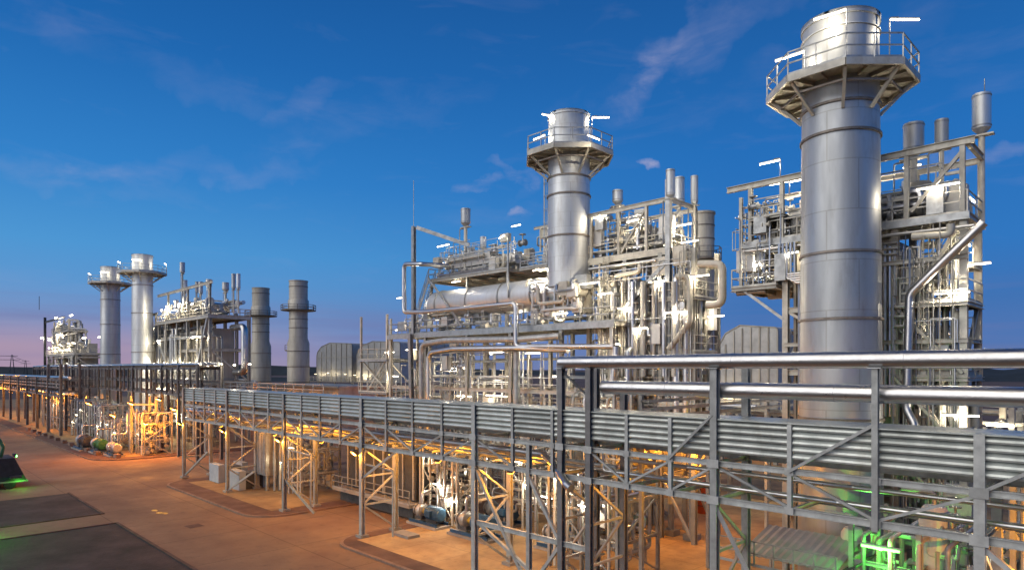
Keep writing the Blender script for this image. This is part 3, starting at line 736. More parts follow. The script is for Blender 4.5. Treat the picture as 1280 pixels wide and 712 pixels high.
# high portal beam and its posts
part(MB().H((19.4, 38.0, 23.0), (6.7, 38.0, 23.05), .24, .34), 'portal_beam', 'cream', mA)
part(MB().H((7.0, 38.0, 23.0), (7.0, 41.6, 23.0), .2, .3), 'portal_beam', 'cream', mA)
part(MB().H((17.6, 41.6, 22.9), (7.0, 41.6, 22.9), .2, .3), 'portal_beam', 'cream', mA)
for u in (17.9, 16.0, 7.2, 9.6): part(MB().H((u, 38, ZD), (u, 38, 22.85), .22), 'portal_post', 'cream', mA)
for u in (7.1, 10, 17.6): part(MB().H((u, 41.6, ZD), (u, 41.6, 22.85), .22), 'portal_post', 'cream', mA)
part(MB().bar((7.2, 38, 22.6), (9.4, 38, ZD + .4), .16), 'brace', 'cream', mA)
part(MB().bar((7.1, 38, 21.6), (7.9, 38, 21.6), .14), 'brace', 'cream', mA)
clutter(mA, (7.3, 18, 38.4, 41.5, ZD + .2, ZD + 1.7), 26, 1, n_valve=16, n_box=10, mats=('cream', 'beige', 'alu', 'white'), rr=(.06, .2))
part(MB().lathe((9.7, 41, ZD + .1), [(.75, 0), (.75, 2.1), (.5, 2.45), (0, 2.5)], 20), 'drum_head', 'tank', mA)
# steam drum along the deck
part(MB().lathe((7.9, 41.0, ZD + 1.1), [(0, -.4), (.5, -.25), (.8, 0), (.8, 9.6), (.5, 9.85), (0, 10)], 22, 'u'), 'steam_drum', 'cream', mA)
clutter(mA, (7.3, 10.2, 38.4, 41, 3, 18.6), 9, 7, n_valve=6, n_box=0, rr=(.15, .26), name='large_pipe', mats=('alu', 'cream', 'beige'), seg=12)
for z in (17.3, 13.5, 9.8): deck(mA, 7.1, 10.1, 39.8, 41.6, z, eb=.18); railing(mA, [(10.1, 39.8, z), (7.1, 39.8, z)], m='beige')
# left hand side galleries
for z in (17.2, 14.0):
    pass
deck(mA, 16.2, 18.9, 37.6, 41.9, 16.9, eb=.22)
railing(mA, [(16.2, 37.6, 16.9), (18.9, 37.6, 16.9), (18.9, 41.9, 16.9), (16.4, 41.9, 16.9)], m='beige')
part(MB().tube([(18.7, 37.9, 16.6), (16.9, 37.9, 16.6)], .16, 0, 10), 'pipe', 'ring', mA)
part(MB().bar((18.2, 37.8, 16.7), (16.0, 38.2, 14.9), .16), 'brace', 'galv', mA)
stair(mA, (18.6, 39.0, 16.9), (16.4, 39.0, ZD), .7, 'beige')
part(MB().tube([(16.6, 37.7, 20.4), (16.6, 37.7, 17.3)], .05, 0, 8), 'pipe', 'alu', mA)
for k in range(5):
    o = k * .22
    part(MB().tube([(16.0 - o, 37.6, 19.2), (16.0 - o, 37.6, 17.4 - o * .6), (14.3, 37.6, 17.4 - o * .6)], .07, .15, 8), 'pipe', 'alu', mA)
deck(mA, 15.9, 17.9, 37.9, 41, 21.0, eb=.16)
railing(mA, [(15.9, 37.9, 21.0), (17.9, 37.9, 21.0), (17.9, 41, 21)], m='beige')
ladder(mA, 18.2, 37.7, 17, 21.4, True, 'beige', 1, 0)
# right hand stair tower
for z in (15.3, 11.6, 8.0):
    deck(mA, 7.0, 9.9, 38, 41.5, z, eb=.2)
    railing(mA, [(9.9, 38, z), (7.0, 38, z), (7.0, 41.5, z)], m='beige')
stair(mA, (9.6, 39.2, 15.3), (7.3, 39.2, ZD), .8, 'beige'); stair(mA, (7.3, 40.2, 11.6), (9.4, 40.2, 15.3), .8, 'beige'); stair(mA, (9.4, 39.2, 8), (7.3, 39.2, 11.6), .8, 'beige'); stair(mA, (7.3, 40.2, 4.2), (9.4, 40.2, 8), .8, 'beige')
part(MB().tube([at(1230, 278, 37.5), at(1176, 330, 37.5), at(1137, 368, 37.5), at(1133, 512, 37.5), at(1143, 530, 37.2), (9.0, 36.6, 8.2)], .21, .7, 16, seam=3), 'pipe', 'alu', mA)
for z in (17.5, 13.4): part(MB().H((7.0, 38.1, z), (15.9, 38.1, z), .16, .22), 'beam', 'beige', mA)
for a, c in ((11.8, 15.3), (8.0, 11.6), (4.4, 7.8)): part(MB().bar((7.2, 38.0, a), (10.2, 38.0, c), .14), 'brace', 'beige', mA)
part(MB().tube([at(1140, 296, 37.6), at(1188, 293, 37.6), at(1188, 280, 37.6)], .18, .3, 12), 'pipe', 'cream', mA)
for k in range(4):
    x = 1100 + k * 6
    part(MB().tube([at(x, 300 + k * 4, 38.2), at(x, 520, 38.2)], .08 + .03 * (k % 2), .2, 8), 'pipe', ('alu', 'galv')[k % 2], mA)
for y in (305, 312, 319): part(MB().tube([at(1095, y, 38), at(1122, y - 2, 38)], .06, 0, 8), 'pipe', 'alu', mA)
for y in (384, 396, 408): part(MB().tube([at(1116, y, 37.7), at(1136, y - 1, 37.7)], .09, 0, 8), 'pipe', 'galv', mA)
for x in (999, 1004): part(MB().tube([at(x, 345, 38), at(x, 600, 38)], .07, 0, 8), 'pipe', 'alu', mA)
clutter(mA, (7.2, 10.3, 38.3, 41.4, 1, 18.8), 34, 2, n_valve=14, n_box=10, rr=(.05, .16))
clutter(mA, (16, 18.6, 38.3, 41.5, 17, 19.3), 16, 3, n_valve=8, n_box=5, rr=(.05, .14))
clutter(mA, (7.2, 10.3, 37.9, 38.6, 3, 19.3), 34, 4, n_valve=0, n_box=6, rr=(.022, .05), name='conduit', mats=('galv', 'alu', 'cream'))
clutter(mA, (15.7, 18.6, 37.6, 38.6, 16.9, 22), 26, 5, n_valve=6, n_box=6, rr=(.022, .05), name='conduit', mats=('galv', 'alu', 'cream'))
clutter(mA, (7.3, 18, 38.1, 41, ZD + .2, ZD + 2.9), 34, 6, n_valve=6, n_box=6, rr=(.022, .05), name='conduit', mats=('galv', 'white', 'cream'))
for u in (8.7,):
    ladder(mA, u, 38.1, 12, ZD, True, 'cream')
for x, y, V, d, ln, pole in ((962, 203, 39, (1, 0), 1.3, 1.6), (974, 229, 39, (1, 0), 1.2, .9), (1000, 225, 40, (1, 0), 1.2, .8), (1172, 233, 37.9, (1, 0), 1.9, .8), (1190, 366, 37.8, (1, 0), 1.5, 0),
                            (1209, 305, 38.6, (0, 1), 1.3, 0), (1200, 519, 37.7, (1, 0), 1.6, 0), (950, 330, 38.2, (.3, 1), 1.2, 1.2), (988, 316, 37.7, (1, 0), .9, 0), (1140, 208, 41.6, (1, 0), .9, 0), (1115, 300, 44, (1, 0), 1.3, 0),
                            (1160, 420, 40, (1, 0), 1.3, 0), (1180, 470, 42, (1, 0), 1.3, 0), (1100, 246, 41, (1, 0), 1.5, 0), (1215, 250, 42, (0, 1), 1.5, 0), (1222, 330, 39, (1, 0), 1.1, 0)):
    lamp(mA, at(x, y, V), d, ln, pole, 'tube')
for a in ((1142, 155, 189, 41, 23, 'widest vent silencer behind the high beam, right of the nearest stack'), (1177, 150, 181, 41, 15, 'slim vent silencer between two others above the right module'), (1227, 118, 161, 41.5, 20, 'vent silencer on the far right corner post of the right module')):
    vent(*a[:5], ZD + .0, a[5])
single(MB().tube([(6.9, 41.5, 25.7), (6.9, 41.5, 27.1)], .025, 0, 6), 'lightning_rod', 'galv', 'thin lightning rod above the far right vent silencer', 'lightning rod')
single(MB().tube([(8.9, 41.4, 19.6), (8.9, 41.4, 25.2)], .025, 0, 6), 'lightning_rod', 'galv', 'thin lightning rod beside the slim vent on the right module', 'lightning rod')

# ------------------------------------------------------------------ CENTRE MODULE
mB = thing('boiler_module', 'cream boiler module crowded with pipes and lamps, right of the centre stack', 'boiler module', (28, 40, 0))
ZE = 20.4
frame(mB, [22.8, 25.4, 28.4, 31.8], [40, 43.2], .1, ZE - .2, [4.5, 8.0, 11.8, 15.6], .32)
part(MB().box(26.3, 31.4, 41.4, 45.5, 2.5, 18.6), 'casing', 'casing', mB)
for u in (26.4, 27.8, 29.2, 30.6): part(MB().box(u, u + .16, 41.2, 41.4, 2.5, 18.6), 'casing_rib', 'beige', mB)
deck(mB, 24.7, 31.9, 40, 44, ZE)
part(MB().box(24.6, 32, 39.86, 39.98, ZE - .4, ZE + .05), 'fascia', 'cream', mB)
railing(mB, [(31.9, 44, ZE), (31.9, 40, ZE), (24.7, 40, ZE), (24.7, 44, ZE), (31.9, 44, ZE)], m='cream')
part(MB().tube([(31.6, 39.7, ZE - .75), (25.6, 39.7, ZE - .75)], .13, 0, 10), 'pipe', 'alu', mB)
part(MB().H((32.2, 40, 23.8), (24.6, 40, 23.85), .22, .32), 'portal_beam', 'cream', mB)
part(MB().H((24.7, 40, 23.8), (24.7, 43.6, 23.8), .2, .3), 'portal_beam', 'cream', mB)
part(MB().H((24.6, 43.6, 23.7), (31, 43.6, 23.7), .2, .3), 'portal_beam', 'cream', mB)
for u, v in ((31.6, 40), (29, 40), (26.6, 40), (24.7, 43.6), (29, 43.6)): part(MB().H((u, v, ZE), (u, v, 23.7), .2), 'portal_post', 'cream', mB)
part(MB().H((24.75, 39.95, 8), (24.75, 39.95, 25.2), .36), 'mast_column', 'galv', mB)
part(MB().bar((24.9, 39.9, 19.4), at(768, 400, 39.9), .32, .28), 'brace', 'galv', mB)
part(MB().bar((26.6, 40, 23.6), (28.8, 40, ZE + .2), .15), 'brace', 'cream', mB)
part(MB().lathe((25.6, 42.8, ZE + 1.1), [(0, -.4), (.5, -.25), (.8, 0), (.8, 5.4), (.5, 5.65), (0, 5.8)], 22, 'u'), 'steam_drum', 'cream', mB)
clutter(mB, (25, 31.7, 40.3, 43.5, ZE + .2, ZE + 2.0), 30, 11, n_valve=18, n_box=10, mats=('cream', 'beige', 'white', 'alu'), rr=(.06, .2))
clutter(mB, (22.8, 31.5, 39.9, 41.3, 8, 19.8), 30, 12, n_valve=16, n_box=8, rr=(.06, .2), mats=('cream', 'beige', 'alu'))
clutter(mB, (22.8, 25.6, 40.3, 43, 6.5, 19), 26, 13, n_valve=16, n_box=8, rr=(.06, .18))
clutter(mB, (22.8, 31.5, 39.6, 40.4, 6.5, 20), 60, 14, n_valve=6, n_box=8, rr=(.022, .05), name='conduit', mats=('galv', 'alu', 'cream'))
clutter(mB, (25, 31.7, 40.1, 43.5, ZE + .2, ZE + 3.2), 34, 15, n_valve=6, n_box=6, rr=(.022, .05), name='conduit', mats=('galv', 'white', 'cream'))
for u in (23.2, 30.0): ladder(mB, u, 39.7, 10, ZE, True, 'cream')
part(MB().tube([at(770, 345, 39.7), at(800, 339, 39.7), at(800, 330, 39.7)], .18, .3, 12), 'pipe', 'cream', mB)
for z in (16.9, 13.2, 9.6):
    deck(mB, 22.6, 25.4, 39.7, 42.8, z, eb=.2, edge='cream'); railing(mB, [(25.4, 39.7, z), (22.6, 39.7, z), (22.6, 42.8, z)], m='cream')
stair(mB, (25.2, 40.3, 13.2), (22.8, 40.3, 16.9), .8, 'beige'); stair(mB, (22.8, 41.6, 9.6), (25.2, 41.6, 13.2), .8, 'beige'); stair(mB, (22.8, 41.6, 16.9), (25.2, 41.6, ZE), .8, 'beige')
part(MB().tube([at(874, 330, 39.5), at(903, 330, 39.5), at(903, 380, 39.5), at(884, 381, 39.5)], .26, .5, 14), 'pipe', 'cream', mB)
part(MB().tube([at(846, 345, 39.3), at(862, 345, 39.3), at(862, 402, 39.3), at(836, 436, 39.3)], .2, .5, 12), 'pipe', 'cream', mB)
for k in range(6):
    x = 778 + k * 13
    part(MB().tube([at(x, 352, 39.6), at(x, 470, 39.6)], .13 + .05 * (k % 3), 0, 10), 'pipe', ('cream', 'alu', 'beige')[k % 3], mB)
for x, y, V, d, ln, pole in ((750, 271, 40, (1, 0), 1.3, 1.0), (791, 276, 40, (1, .2), 1.3, 1.3), (855, 281, 41, (1, 0), 1.2, 1), (862, 302, 41, (1, 0), 1.4, 0), (873, 345, 39.4, (1, 0), 1.6, 0), (846, 390, 39.2, (1, 0), 1.8, 0),
                            (821, 352, 39.6, (1, 0), 1.3, 0), (737, 354, 37.6, (1, 0), 1.9, 1.2), (756, 367, 37.4, (1, 0), 1.3, 1.2), (800, 410, 39.4, (1, 0), 1.2, 0), (770, 300, 45, (1, 0), 1.4, 0), (815, 300, 45, (1, 0), 1.4, 0), (765, 430, 39.5, (1, 0), 1.3, 0), (830, 430, 41, (1, 0), 1.3, 0),
                            (895, 395, 41, (1, 0), 1.2, 0), (780, 385, 39.5, (1, 0), 1.1, 0), (780, 455, 40.5, (1, 0), 1.3, 0), (870, 450, 41, (1, 0), 1.3, 0)):
    lamp(mB, at(x, y, V), d, ln, pole)
for a in ((772, 238, 252, 42, 13, 'short capped vent silencer nearest the centre stack'), (838, 212, 244, 39.9, 11, 'steaming tall vent silencer on the mast column of the centre module'), (849, 222, 252, 44, 13, 'middle vent silencer of the three by the mast column'), (868, 220, 253, 43, 9, 'slimmest vent silencer, right of two others on the centre module'),
          (731, 212, 262, 46, 6, 'thin twin pipe vent peeping from behind the centre stack')):
    vent(*a[:5], ZE, a[5])

for u, v in ((22.3, 39.6), (26.5, 39.6), (23.5, 43.5)): flood(mB, (u, v, 6.4), face=(0, 1) if v > 42 else (0, -1), s=.19)
clutter(mB, (22.8, 31.5, 39.5, 41.2, 5, 19), 10, 17, n_valve=6, n_box=0, rr=(.15, .26), name='large_pipe', mats=('alu', 'cream', 'beige'), seg=12)
# duct deck left of the centre stack
mD = thing('duct_platform', 'long elevated steel platform carrying the horizontal silver duct', 'platform', (40, 38, 0))
ZP = 15.4
frame(mD, [28.2, 33, 38.5, 44, 50, 55.8], [38.1, 43, 46], .1, ZP - .2, [5.0, 10.2], .30, bm='galv')
deck(mD, 28, 56, 38, 46.2, ZP)
part(MB().box(27.9, 56.1, 37.84, 37.97, ZP - .42, ZP + .02), 'fascia', 'galv', mD)
railing(mD, [(56, 46, ZP), (56, 38, ZP), (28, 38, ZP)], m='galv')
stair(mD, (53.0, 39, ZP), (50.2, 39, 20.6), .8, 'galv')
deck(mD, 40, 51, 39.2, 44.6, 20.6, eb=.25)
railing(mD, [(40, 39.2, 20.6), (51, 39.2, 20.6), (51, 44.6, 20.6), (40, 44.6, 20.6)], m='galv')
frame(mD, [40.2, 45.5, 50.8], [39.4, 44.4], ZP, 20.4, [], .2, brace=False)
clutter(mD, (41, 50.5, 39.5, 44.2, 20.7, 22.6), 22, 21, n_valve=14, n_box=9, mats=('cream', 'white', 'beige', 'alu'), rr=(.06, .2))
clutter(mD, (29, 38, 38.3, 44.5, ZP + .2, 19.6), 26, 22, n_valve=18, n_box=8, mats=('cream', 'white', 'beige', 'alu'), rr=(.06, .2))
clutter(mD, (36, 55, 38.4, 39.6, ZP + .2, 17.0), 14, 23, n_valve=14, n_box=8, rr=(.04, .1))
clutter(mD, (30, 55, 38.6, 45.5, .6, 14.5), 44, 24, n_valve=16, n_box=8, rr=(.05, .16), vert=.7, mats=('cream', 'galv', 'alu', 'beige'))
clutter(mD, (30, 55.5, 37.9, 39.4, .8, 15.0), 40, 26, n_valve=6, n_box=8, rr=(.03, .06), name='conduit', mats=('galv', 'white', 'cream'))
clutter(mD, (40.5, 51, 39.3, 42, 20.7, 24), 34, 27, n_valve=6, n_box=6, rr=(.022, .05), name='conduit', mats=('galv', 'white', 'cream'))
for k, x in enumerate((572, 578, 584, 590, 606, 618)):
    part(MB().tube([at(x, 428, 42), at(x, 560, 42)], .13 + .06 * (k == 4), 0, 8), 'pipe', ('cream', 'white')[k % 2], mD)
part(MB().box(43, 48, 39.9, 40.5, 21.5, 22.5), 'control_cabinet', 'white', mD)
part(MB().lathe((41, 41.5, 21.9), [(0, -.2), (.5, 0), (.5, 2.2), (.35, 2.4), (0, 2.5)], 16, 'u'), 'pump_casing', 'white', mD)
part(MB().H((51.8, 38, ZP), (51.8, 38, pz(528, 280, 38)), .34), 'mast_column', 'galv', mD)
part(MB().H((51.8, 38, .1), (51.8, 37.6, ZP), .38), 'mast_column', 'galv', mD)
part(MB().tube([(51.8, 38, pz(528, 280, 38)), (51.8, 38, pz(528, 222, 38))], .03, 0, 6), 'antenna', 'galv', mD)
p0 = at(519, 284, 37.6)
part(MB().bar((p0[0], 37.8, p0[2]), (46.5, 40.5, 23.6), .22, .34), 'davit_beam', 'galv', mD)
part(MB().bar(at(535, 347, 38.2), at(578, 408, 38.0), .16), 'brace', 'galv', mD)
deck(mD, 34.6, 37.6, 38.2, 40.5, pz(690, 330, 38.4), eb=.2); railing(mD, [(34.7, 38.3, pz(690, 330, 38.4)), (37.6, 38.3, pz(690, 330, 38.4)), (37.6, 40.5, pz(690, 330, 38.4))], m='galv')
deck(mD, 34.6, 41.5, 41.5, 45, 20.7, eb=.2); railing(mD, [(34.7, 41.5, 20.7), (41.5, 41.5, 20.7)], m='galv')
clutter(mD, (35, 40.5, 41.6, 44.5, 20.7, 24.6), 14, 25, n_valve=5, n_box=3, rr=(.05, .12), vert=.8)
part(MB().H((37.6, 43, 20.7), (37.6, 43, 25.2), .2), 'portal_post', 'cream', mD); part(MB().H((40.5, 43, 24.6), (35, 43, 24.6), .16, .22), 'portal_beam', 'cream', mD)
for x, y, V, d, ln, pole in ((554, 307, 41, (1, 0), 1.9, 1.6), (627, 296, 38.4, (1, .5), 1.6, 0), (502, 372, 38.2, (1, 0), 1.6, 2.4), (514, 437, 38.3, (1, 0), 1.8, 0), (570, 352, 39.0, (1, 0), 1.2, 0), (676, 337, 39, (1, 0), 1.8, 0),
                            (645, 282, 43, (1, 0), 1.2, 0), (672, 352, 38.2, (1, 0), 2, 0), (590, 325, 40, (1, 0), 1.3, 0), (617, 494, 38.2, (1, 0), 2, 0), (580, 495, 38.2, (1, 0), 2, 0), (666, 441, 38.5, (1, 0), 1.6, 0), (620, 440, 38.5, (1, 0), 1.6, 0), (700, 392, 39, (1, 0), 1.6, 0),
                            (550, 400, 40.2, (1, 0), 1.4, 0), (650, 400, 40.2, (1, 0), 1.4, 0), (600, 402, 40.2, (1, 0), 1.4, 0), (700, 470, 39, (1, 0), 1.6, 0), (560, 460, 42, (1, 0), 1.6, 0), (640, 470, 42, (1, 0), 1.6, 0)):
    lamp(mD, at(x, y, V), d, ln, pole)
part(MB().tube([at(635, 372, 38.2), at(635, 296, 38.3), at(629, 294, 38.4)], .08, .2, 8), 'lamp_post', 'galv', mD)
t = thing('exhaust_duct', 'large horizontal silver duct feeding the foot of the centre stack', 'duct', (43, 41.5, ZP))
part(MB().lathe((32.4, 39.6, 18.1), [(0, -.5), (.8, -.35), (1.32, 0), (1.32, 17.6), (1.05, 18.2), (0, 18.5)], 36, 'u'), 'duct_shell', 'stack', t)
for k in (.9, 4.2, 8.0, 12.2, 16.6): part(MB().lathe((32.4 + k, 39.6, 18.1), [(1.28, -.06), (1.40, -.06), (1.40, .06), (1.28, .06)], 36, 'u'), 'ring_band', 'galv', t)
for u in (36.5, 42.5, 48.5): part(MB().box(u, u + .3, 38.7, 40.5, ZP, 17.3), 'saddle', 'beige', t)
clutter(t, (31.2, 36.5, 37.8, 39.0, 16.2, 19.0), 26, 31, n_valve=16, n_box=8, rr=(.05, .14), mats=('cream', 'alu', 'white'))
for u, r_ in ((31.9, .6),):
    part(MB().lathe((u, 38.15, 18.0), [(0, 0), (r_, .02), (r_, .12), (r_ * .8, .14), (r_ * .8, 1.2)], 24, 'v'), 'manhole', 'cream', t)
    for k in range(0): part(MB().lathe((u + r_ * .9 * math.cos(k * .628), 38.08, 18.0 + r_ * .9 * math.sin(k * .628)), [(.05, 0), (.05, .1)], 6, 'v'), 'flange_bolt', 'galv', t)
for x, yt, yb, V, w, lab in ((582, 261, 279, 41.5, 12, 'capped vent silencer above the horizontal duct at the centre left'),):
    vent(x, yt, yb, V, w, 20.6, lab)
    uu = pu(x, V)
    part(MB().box(uu - .6, uu + .6, V - .5, V + .5, 22.2, 22.4), 'deck', 'cream', mD)
t = vent(604, 296, 309, 42, 8, 20.6, 'small stubby vent beside the capped one above the duct')
# looping insulated pipes in front of the duct platform
V = 36.8
single(MB().tube([at(560, 332, V + 2.5), at(527, 330, V), at(505, 330, V), at(505, 390, V), at(528, 390, V), at(645, 379, V), at(645, 433, V), at(768, 433, V)], .21, .45, 14, seam=4), 'insulated_pipe', 'alu', 'looping silver pipe rising above the platform rail at the centre left', 'pipe')
single(MB().tube([at(527, 545, V), at(527, 430, V), at(560, 425, V), at(650, 424, V + .2), at(700, 420, V + .6)], .28, .9, 14, seam=4), 'insulated_pipe', 'galv', 'outer of two thick nested dull pipes under the duct platform', 'pipe')
single(MB().tube([at(536, 545, V - .1), at(536, 441, V - .1), at(566, 436, V - .1), at(650, 435, V), at(710, 437, V + .2)], .26, .9, 14, seam=4), 'insulated_pipe', 'alu', 'inner of two thick nested dull pipes under the duct platform', 'pipe')
single(MB().tube([at(646, 437, V + .5), at(646, 545, V + .5)], .30, 0, 12, seam=3), 'insulated_pipe', 'galv', 'straight vertical riser below the looping silver pipe', 'pipe')
single(MB().tube([at(770, 433, V), at(770, 445, V), (27.2, 36.8, 11.0)], .24, .3, 12), 'insulated_pipe', 'alu', 'short turned down silver pipe end left of the double high pipes', 'pipe')
# left end of the platform: slim access tower
tw = thing('access_tower', 'slim lit access tower at the left end of the duct platform', 'stair tower', (58, 40, 0))
frame(tw, [56.6, 61.5], [38.2, 42], .1, 17.6, [6, 9.6, 13], .2, m='cream')
for z in (9.6, 13):
    deck(tw, 56.4, 61.7, 38, 42.2, z, eb=.2, edge='galv'); railing(tw, [(61.7, 42, z), (61.7, 38, z), (56.4, 38, z)], m='cream')
stair(tw, (61, 39, 9.6), (57.4, 39, 13), .8, 'cream'); stair(tw, (57.4, 40, 6), (61, 40, 9.6), .8, 'cream')
for x, y in ((487, 440), (492, 470), (500, 412)): lamp(tw, at(x, y, 38.4), (1, 0), 1.6, 0)

# ------------------------------------------------------------------ FAR LEFT MODULES
def far_module(u0, u1, seed, label, vents=(), lampn=26, zt=20.3, vb=44):
    m = thing('boiler_module', label, 'boiler module', (u0, 38, 0))
    n = 5; us = [u0 + (u1 - u0) * k / n for k in range(n + 1)]
    frame(m, us, [38, vb], .1, zt, [5, 10, 15], .45)
    part(MB().box(u0 + 5, u0 + (u1 - u0) * .55, 40, vb - .3, 3, 18.6), 'casing', 'casing', m)
    for k in range(3):
        uu = u0 + (u1 - u0) * (.66 + .14 * k)
        part(MB().lathe((uu, 41.5, 6), [(1.7, 0), (1.7, 10), (1.2, 11.4), (.6, 12), (.6, 14)], 18), 'vessel', 'tank', m)
    deck(m, u0 - .5, u1 + .5, 37.5, vb, zt, eb=.5)
    railing(m, [(u0 - .5, vb, zt), (u0 - .5, 37.5, zt), (u1 + .5, 37.5, zt), (u1 + .5, vb, zt)], m='cream', r=.05)
    deck(m, u0 - .5, u1 + .5, 36.5, 39, 10.1, eb=.4); railing(m, [(u0 - .5, 36.5, 10.1), (u1 + .5, 36.5, 10.1)], m='cream', r=.05, step=2.5)
    clutter(m, (u0, u1, 38, vb, zt + .3, zt + 3.2), 30, seed, rr=(.12, .35), n_valve=10, n_box=14, mats=('cream', 'beige', 'white', 'alu'))
    clutter(m, (u0, u1, 37.2, 40, 2, zt - .5), 44, seed + 1, rr=(.12, .34), n_valve=10, n_box=8, mats=('cream', 'beige', 'alu', 'galv'))
    part(MB().H((u0 - 1, 38, zt + 5), (u1 + 1, 38, zt + 4.8), .3, .4), 'portal_beam', 'cream', m)
    for u in us[::2]: part(MB().H((u, 38, zt), (u, 38, zt + 4.9), .3), 'portal_post', 'cream', m)
    part(MB().bar((us[0], 37.8, zt), (us[1], 37.8, 12), .45), 'brace', 'galv', m); part(MB().bar((us[-1], 37.8, zt - 3), (us[-2], 37.8, 13), .45), 'brace', 'galv', m)
    rr = random.Random(seed)
    for k in range(lampn):
        z = rr.choice((zt + 1.9, zt + 2.5, 17, 13, 12.3, 8.5, 4)); lamp(m, (rr.uniform(u0, u1), rr.uniform(36.6, 38), z), (1, rr.uniform(0, .5)), 1.8, 0, 'tube_far', r=.10)
    return m
far_module(104, 128, 40, 'distant lit boiler module right of the twin far stacks')
for a in ((228, 328, 340, 40, 6, 'tall thin vent on the distant module, nearest the twin stacks'), (231, 350, 364, 42, 6, 'lower vent just right of the tall thin one, distant module'), (246, 352, 364, 44, 4, 'left one of two slim vents close together on the distant module'), (251, 352, 366, 42, 5, 'right one of two slim vents close together on the distant module'),
          (261, 349, 358, 42, 7, 'mushroom headed vent in the middle of the distant module'), (282, 353, 362, 42, 8, 'wide headed vent before the last pair on the distant module'), (292, 342, 360, 40, 5, 'first of the last pair of vents on the distant module'), (298, 342, 360, 40, 5, 'last vent at the right edge of the distant module')):
    vent(*a[:5], 20.3, a[5])
far_module(130, 136, 61, 'narrow lit pipe bay just behind the brighter far stack', lampn=8, zt=17)
m = far_module(192, 226, 50, 'faraway glowing module at the left edge of the plant', lampn=20, zt=16)
part(MB().H((231, 38, 0), (231, 38, 27), .6), 'mast_column', 'dark', m); part(MB().H((232, 38, 25.6), (205, 38, 25.6), .3, .5), 'portal_beam', 'dark', m)
clutter(m, (200, 218, 37.5, 42, 16, 25), 40, 52, rr=(.15, .4), n_valve=8, n_box=16, mats=('cream', 'white', 'beige'), name='upper_pipe')
for u in (200, 206, 212, 218): part(MB().H((u, 38, 16), (u, 38, 25), .35), 'tower_leg', 'cream', m)
for z in (19, 22): deck(m, 199, 219, 37.6, 42, z, eb=.4); railing(m, [(199, 37.6, z), (219, 37.6, z)], m='cream', r=.06)
for x, y in ((70, 397), (89, 394), (72, 418), (105, 422), (62, 425), (52, 422), (125, 421)): lamp(m, at(x, y, 37.2), (1, 0), 2.6, 0, 'tube_far', r=.16)
single(MB().tube([at(49, 387, 37), at(49, 370, 37)], .08, 0, 6), 'lightning_rod', 'dark', 'thin mast above the faraway glowing module', 'mast')

# white looping pipe right of the far module
single(MB().tube([(103, 41, 18.4), (98.5, 41, 18.4), (98.5, 41, 11.5), (102, 41, 11.5)], .5, 1, 12), 'insulated_pipe', 'alu', 'pale pipe loop at the right edge of the distant module', 'pipe')

# secondary high rack in the distance (v 31)
r2 = thing('pipe_rack', 'distant open pipe rack packed with pipes below the twin far stacks', 'pipe rack', (120, 31, 0))
for z in (10.3, 12.1, 8.6):
    for v in (30.6, 33.6): part(MB().H((88, v, z), (200, v, z), .3, .4), 'chord', 'post', r2)
u = 88
while u <= 200:
    for v in (30.6, 33.6): part(MB().H((u, v, .1), (u, v, 12.6), .35), 'post', 'post', r2)
    u += 7
u = 88
while u <= 200:
    part(MB().H((u, 30.5, 8.6), (u, 30.5, 12.1), .2), 'stud', 'post', r2); u += 2.33
for k in range(6):
    single(MB().tube([(88 - 2 * (k == 3), 31 + .45 * k, 12.6 + (k % 2) * .02), (203, 31 + .45 * k, 12.6)], .18 + .06 * (k % 3), 0, 10), 'insulated_pipe', ('alu', 'galv')[k % 2],
           ('front', 'second', 'third', 'fourth', 'fifth', 'rearmost')[k] + ' of six parallel pipes on top of the distant open rack', 'pipe', 'pipes on the distant rack')
# walkway bridge between the far rack and the grey stacks
wb = thing('walkway', 'flat roofed walkway with handrails between the distant rack and grey stacks', 'walkway', (90, 36, 8))
part(MB().box(62, 97, 34, 36.6, 9.0, 9.25), 'deck', 'galv', wb)
railing(wb, [(62, 34, 9.25), (97, 34, 9.25)], m='galv', r=.04, step=2.2)
for u in (62.5, 74, 85, 96.5): part(MB().H((u, 35.2, .1), (u, 35.2, 9), .3), 'post', 'rack', wb)
for x, y in ((205, 453), (240, 455), (293, 456), (312, 455), (277, 455)): lamp(wb, at(x, y, 34.2), (1, .3), 1.7, 0, 'tube_far', r=.09)

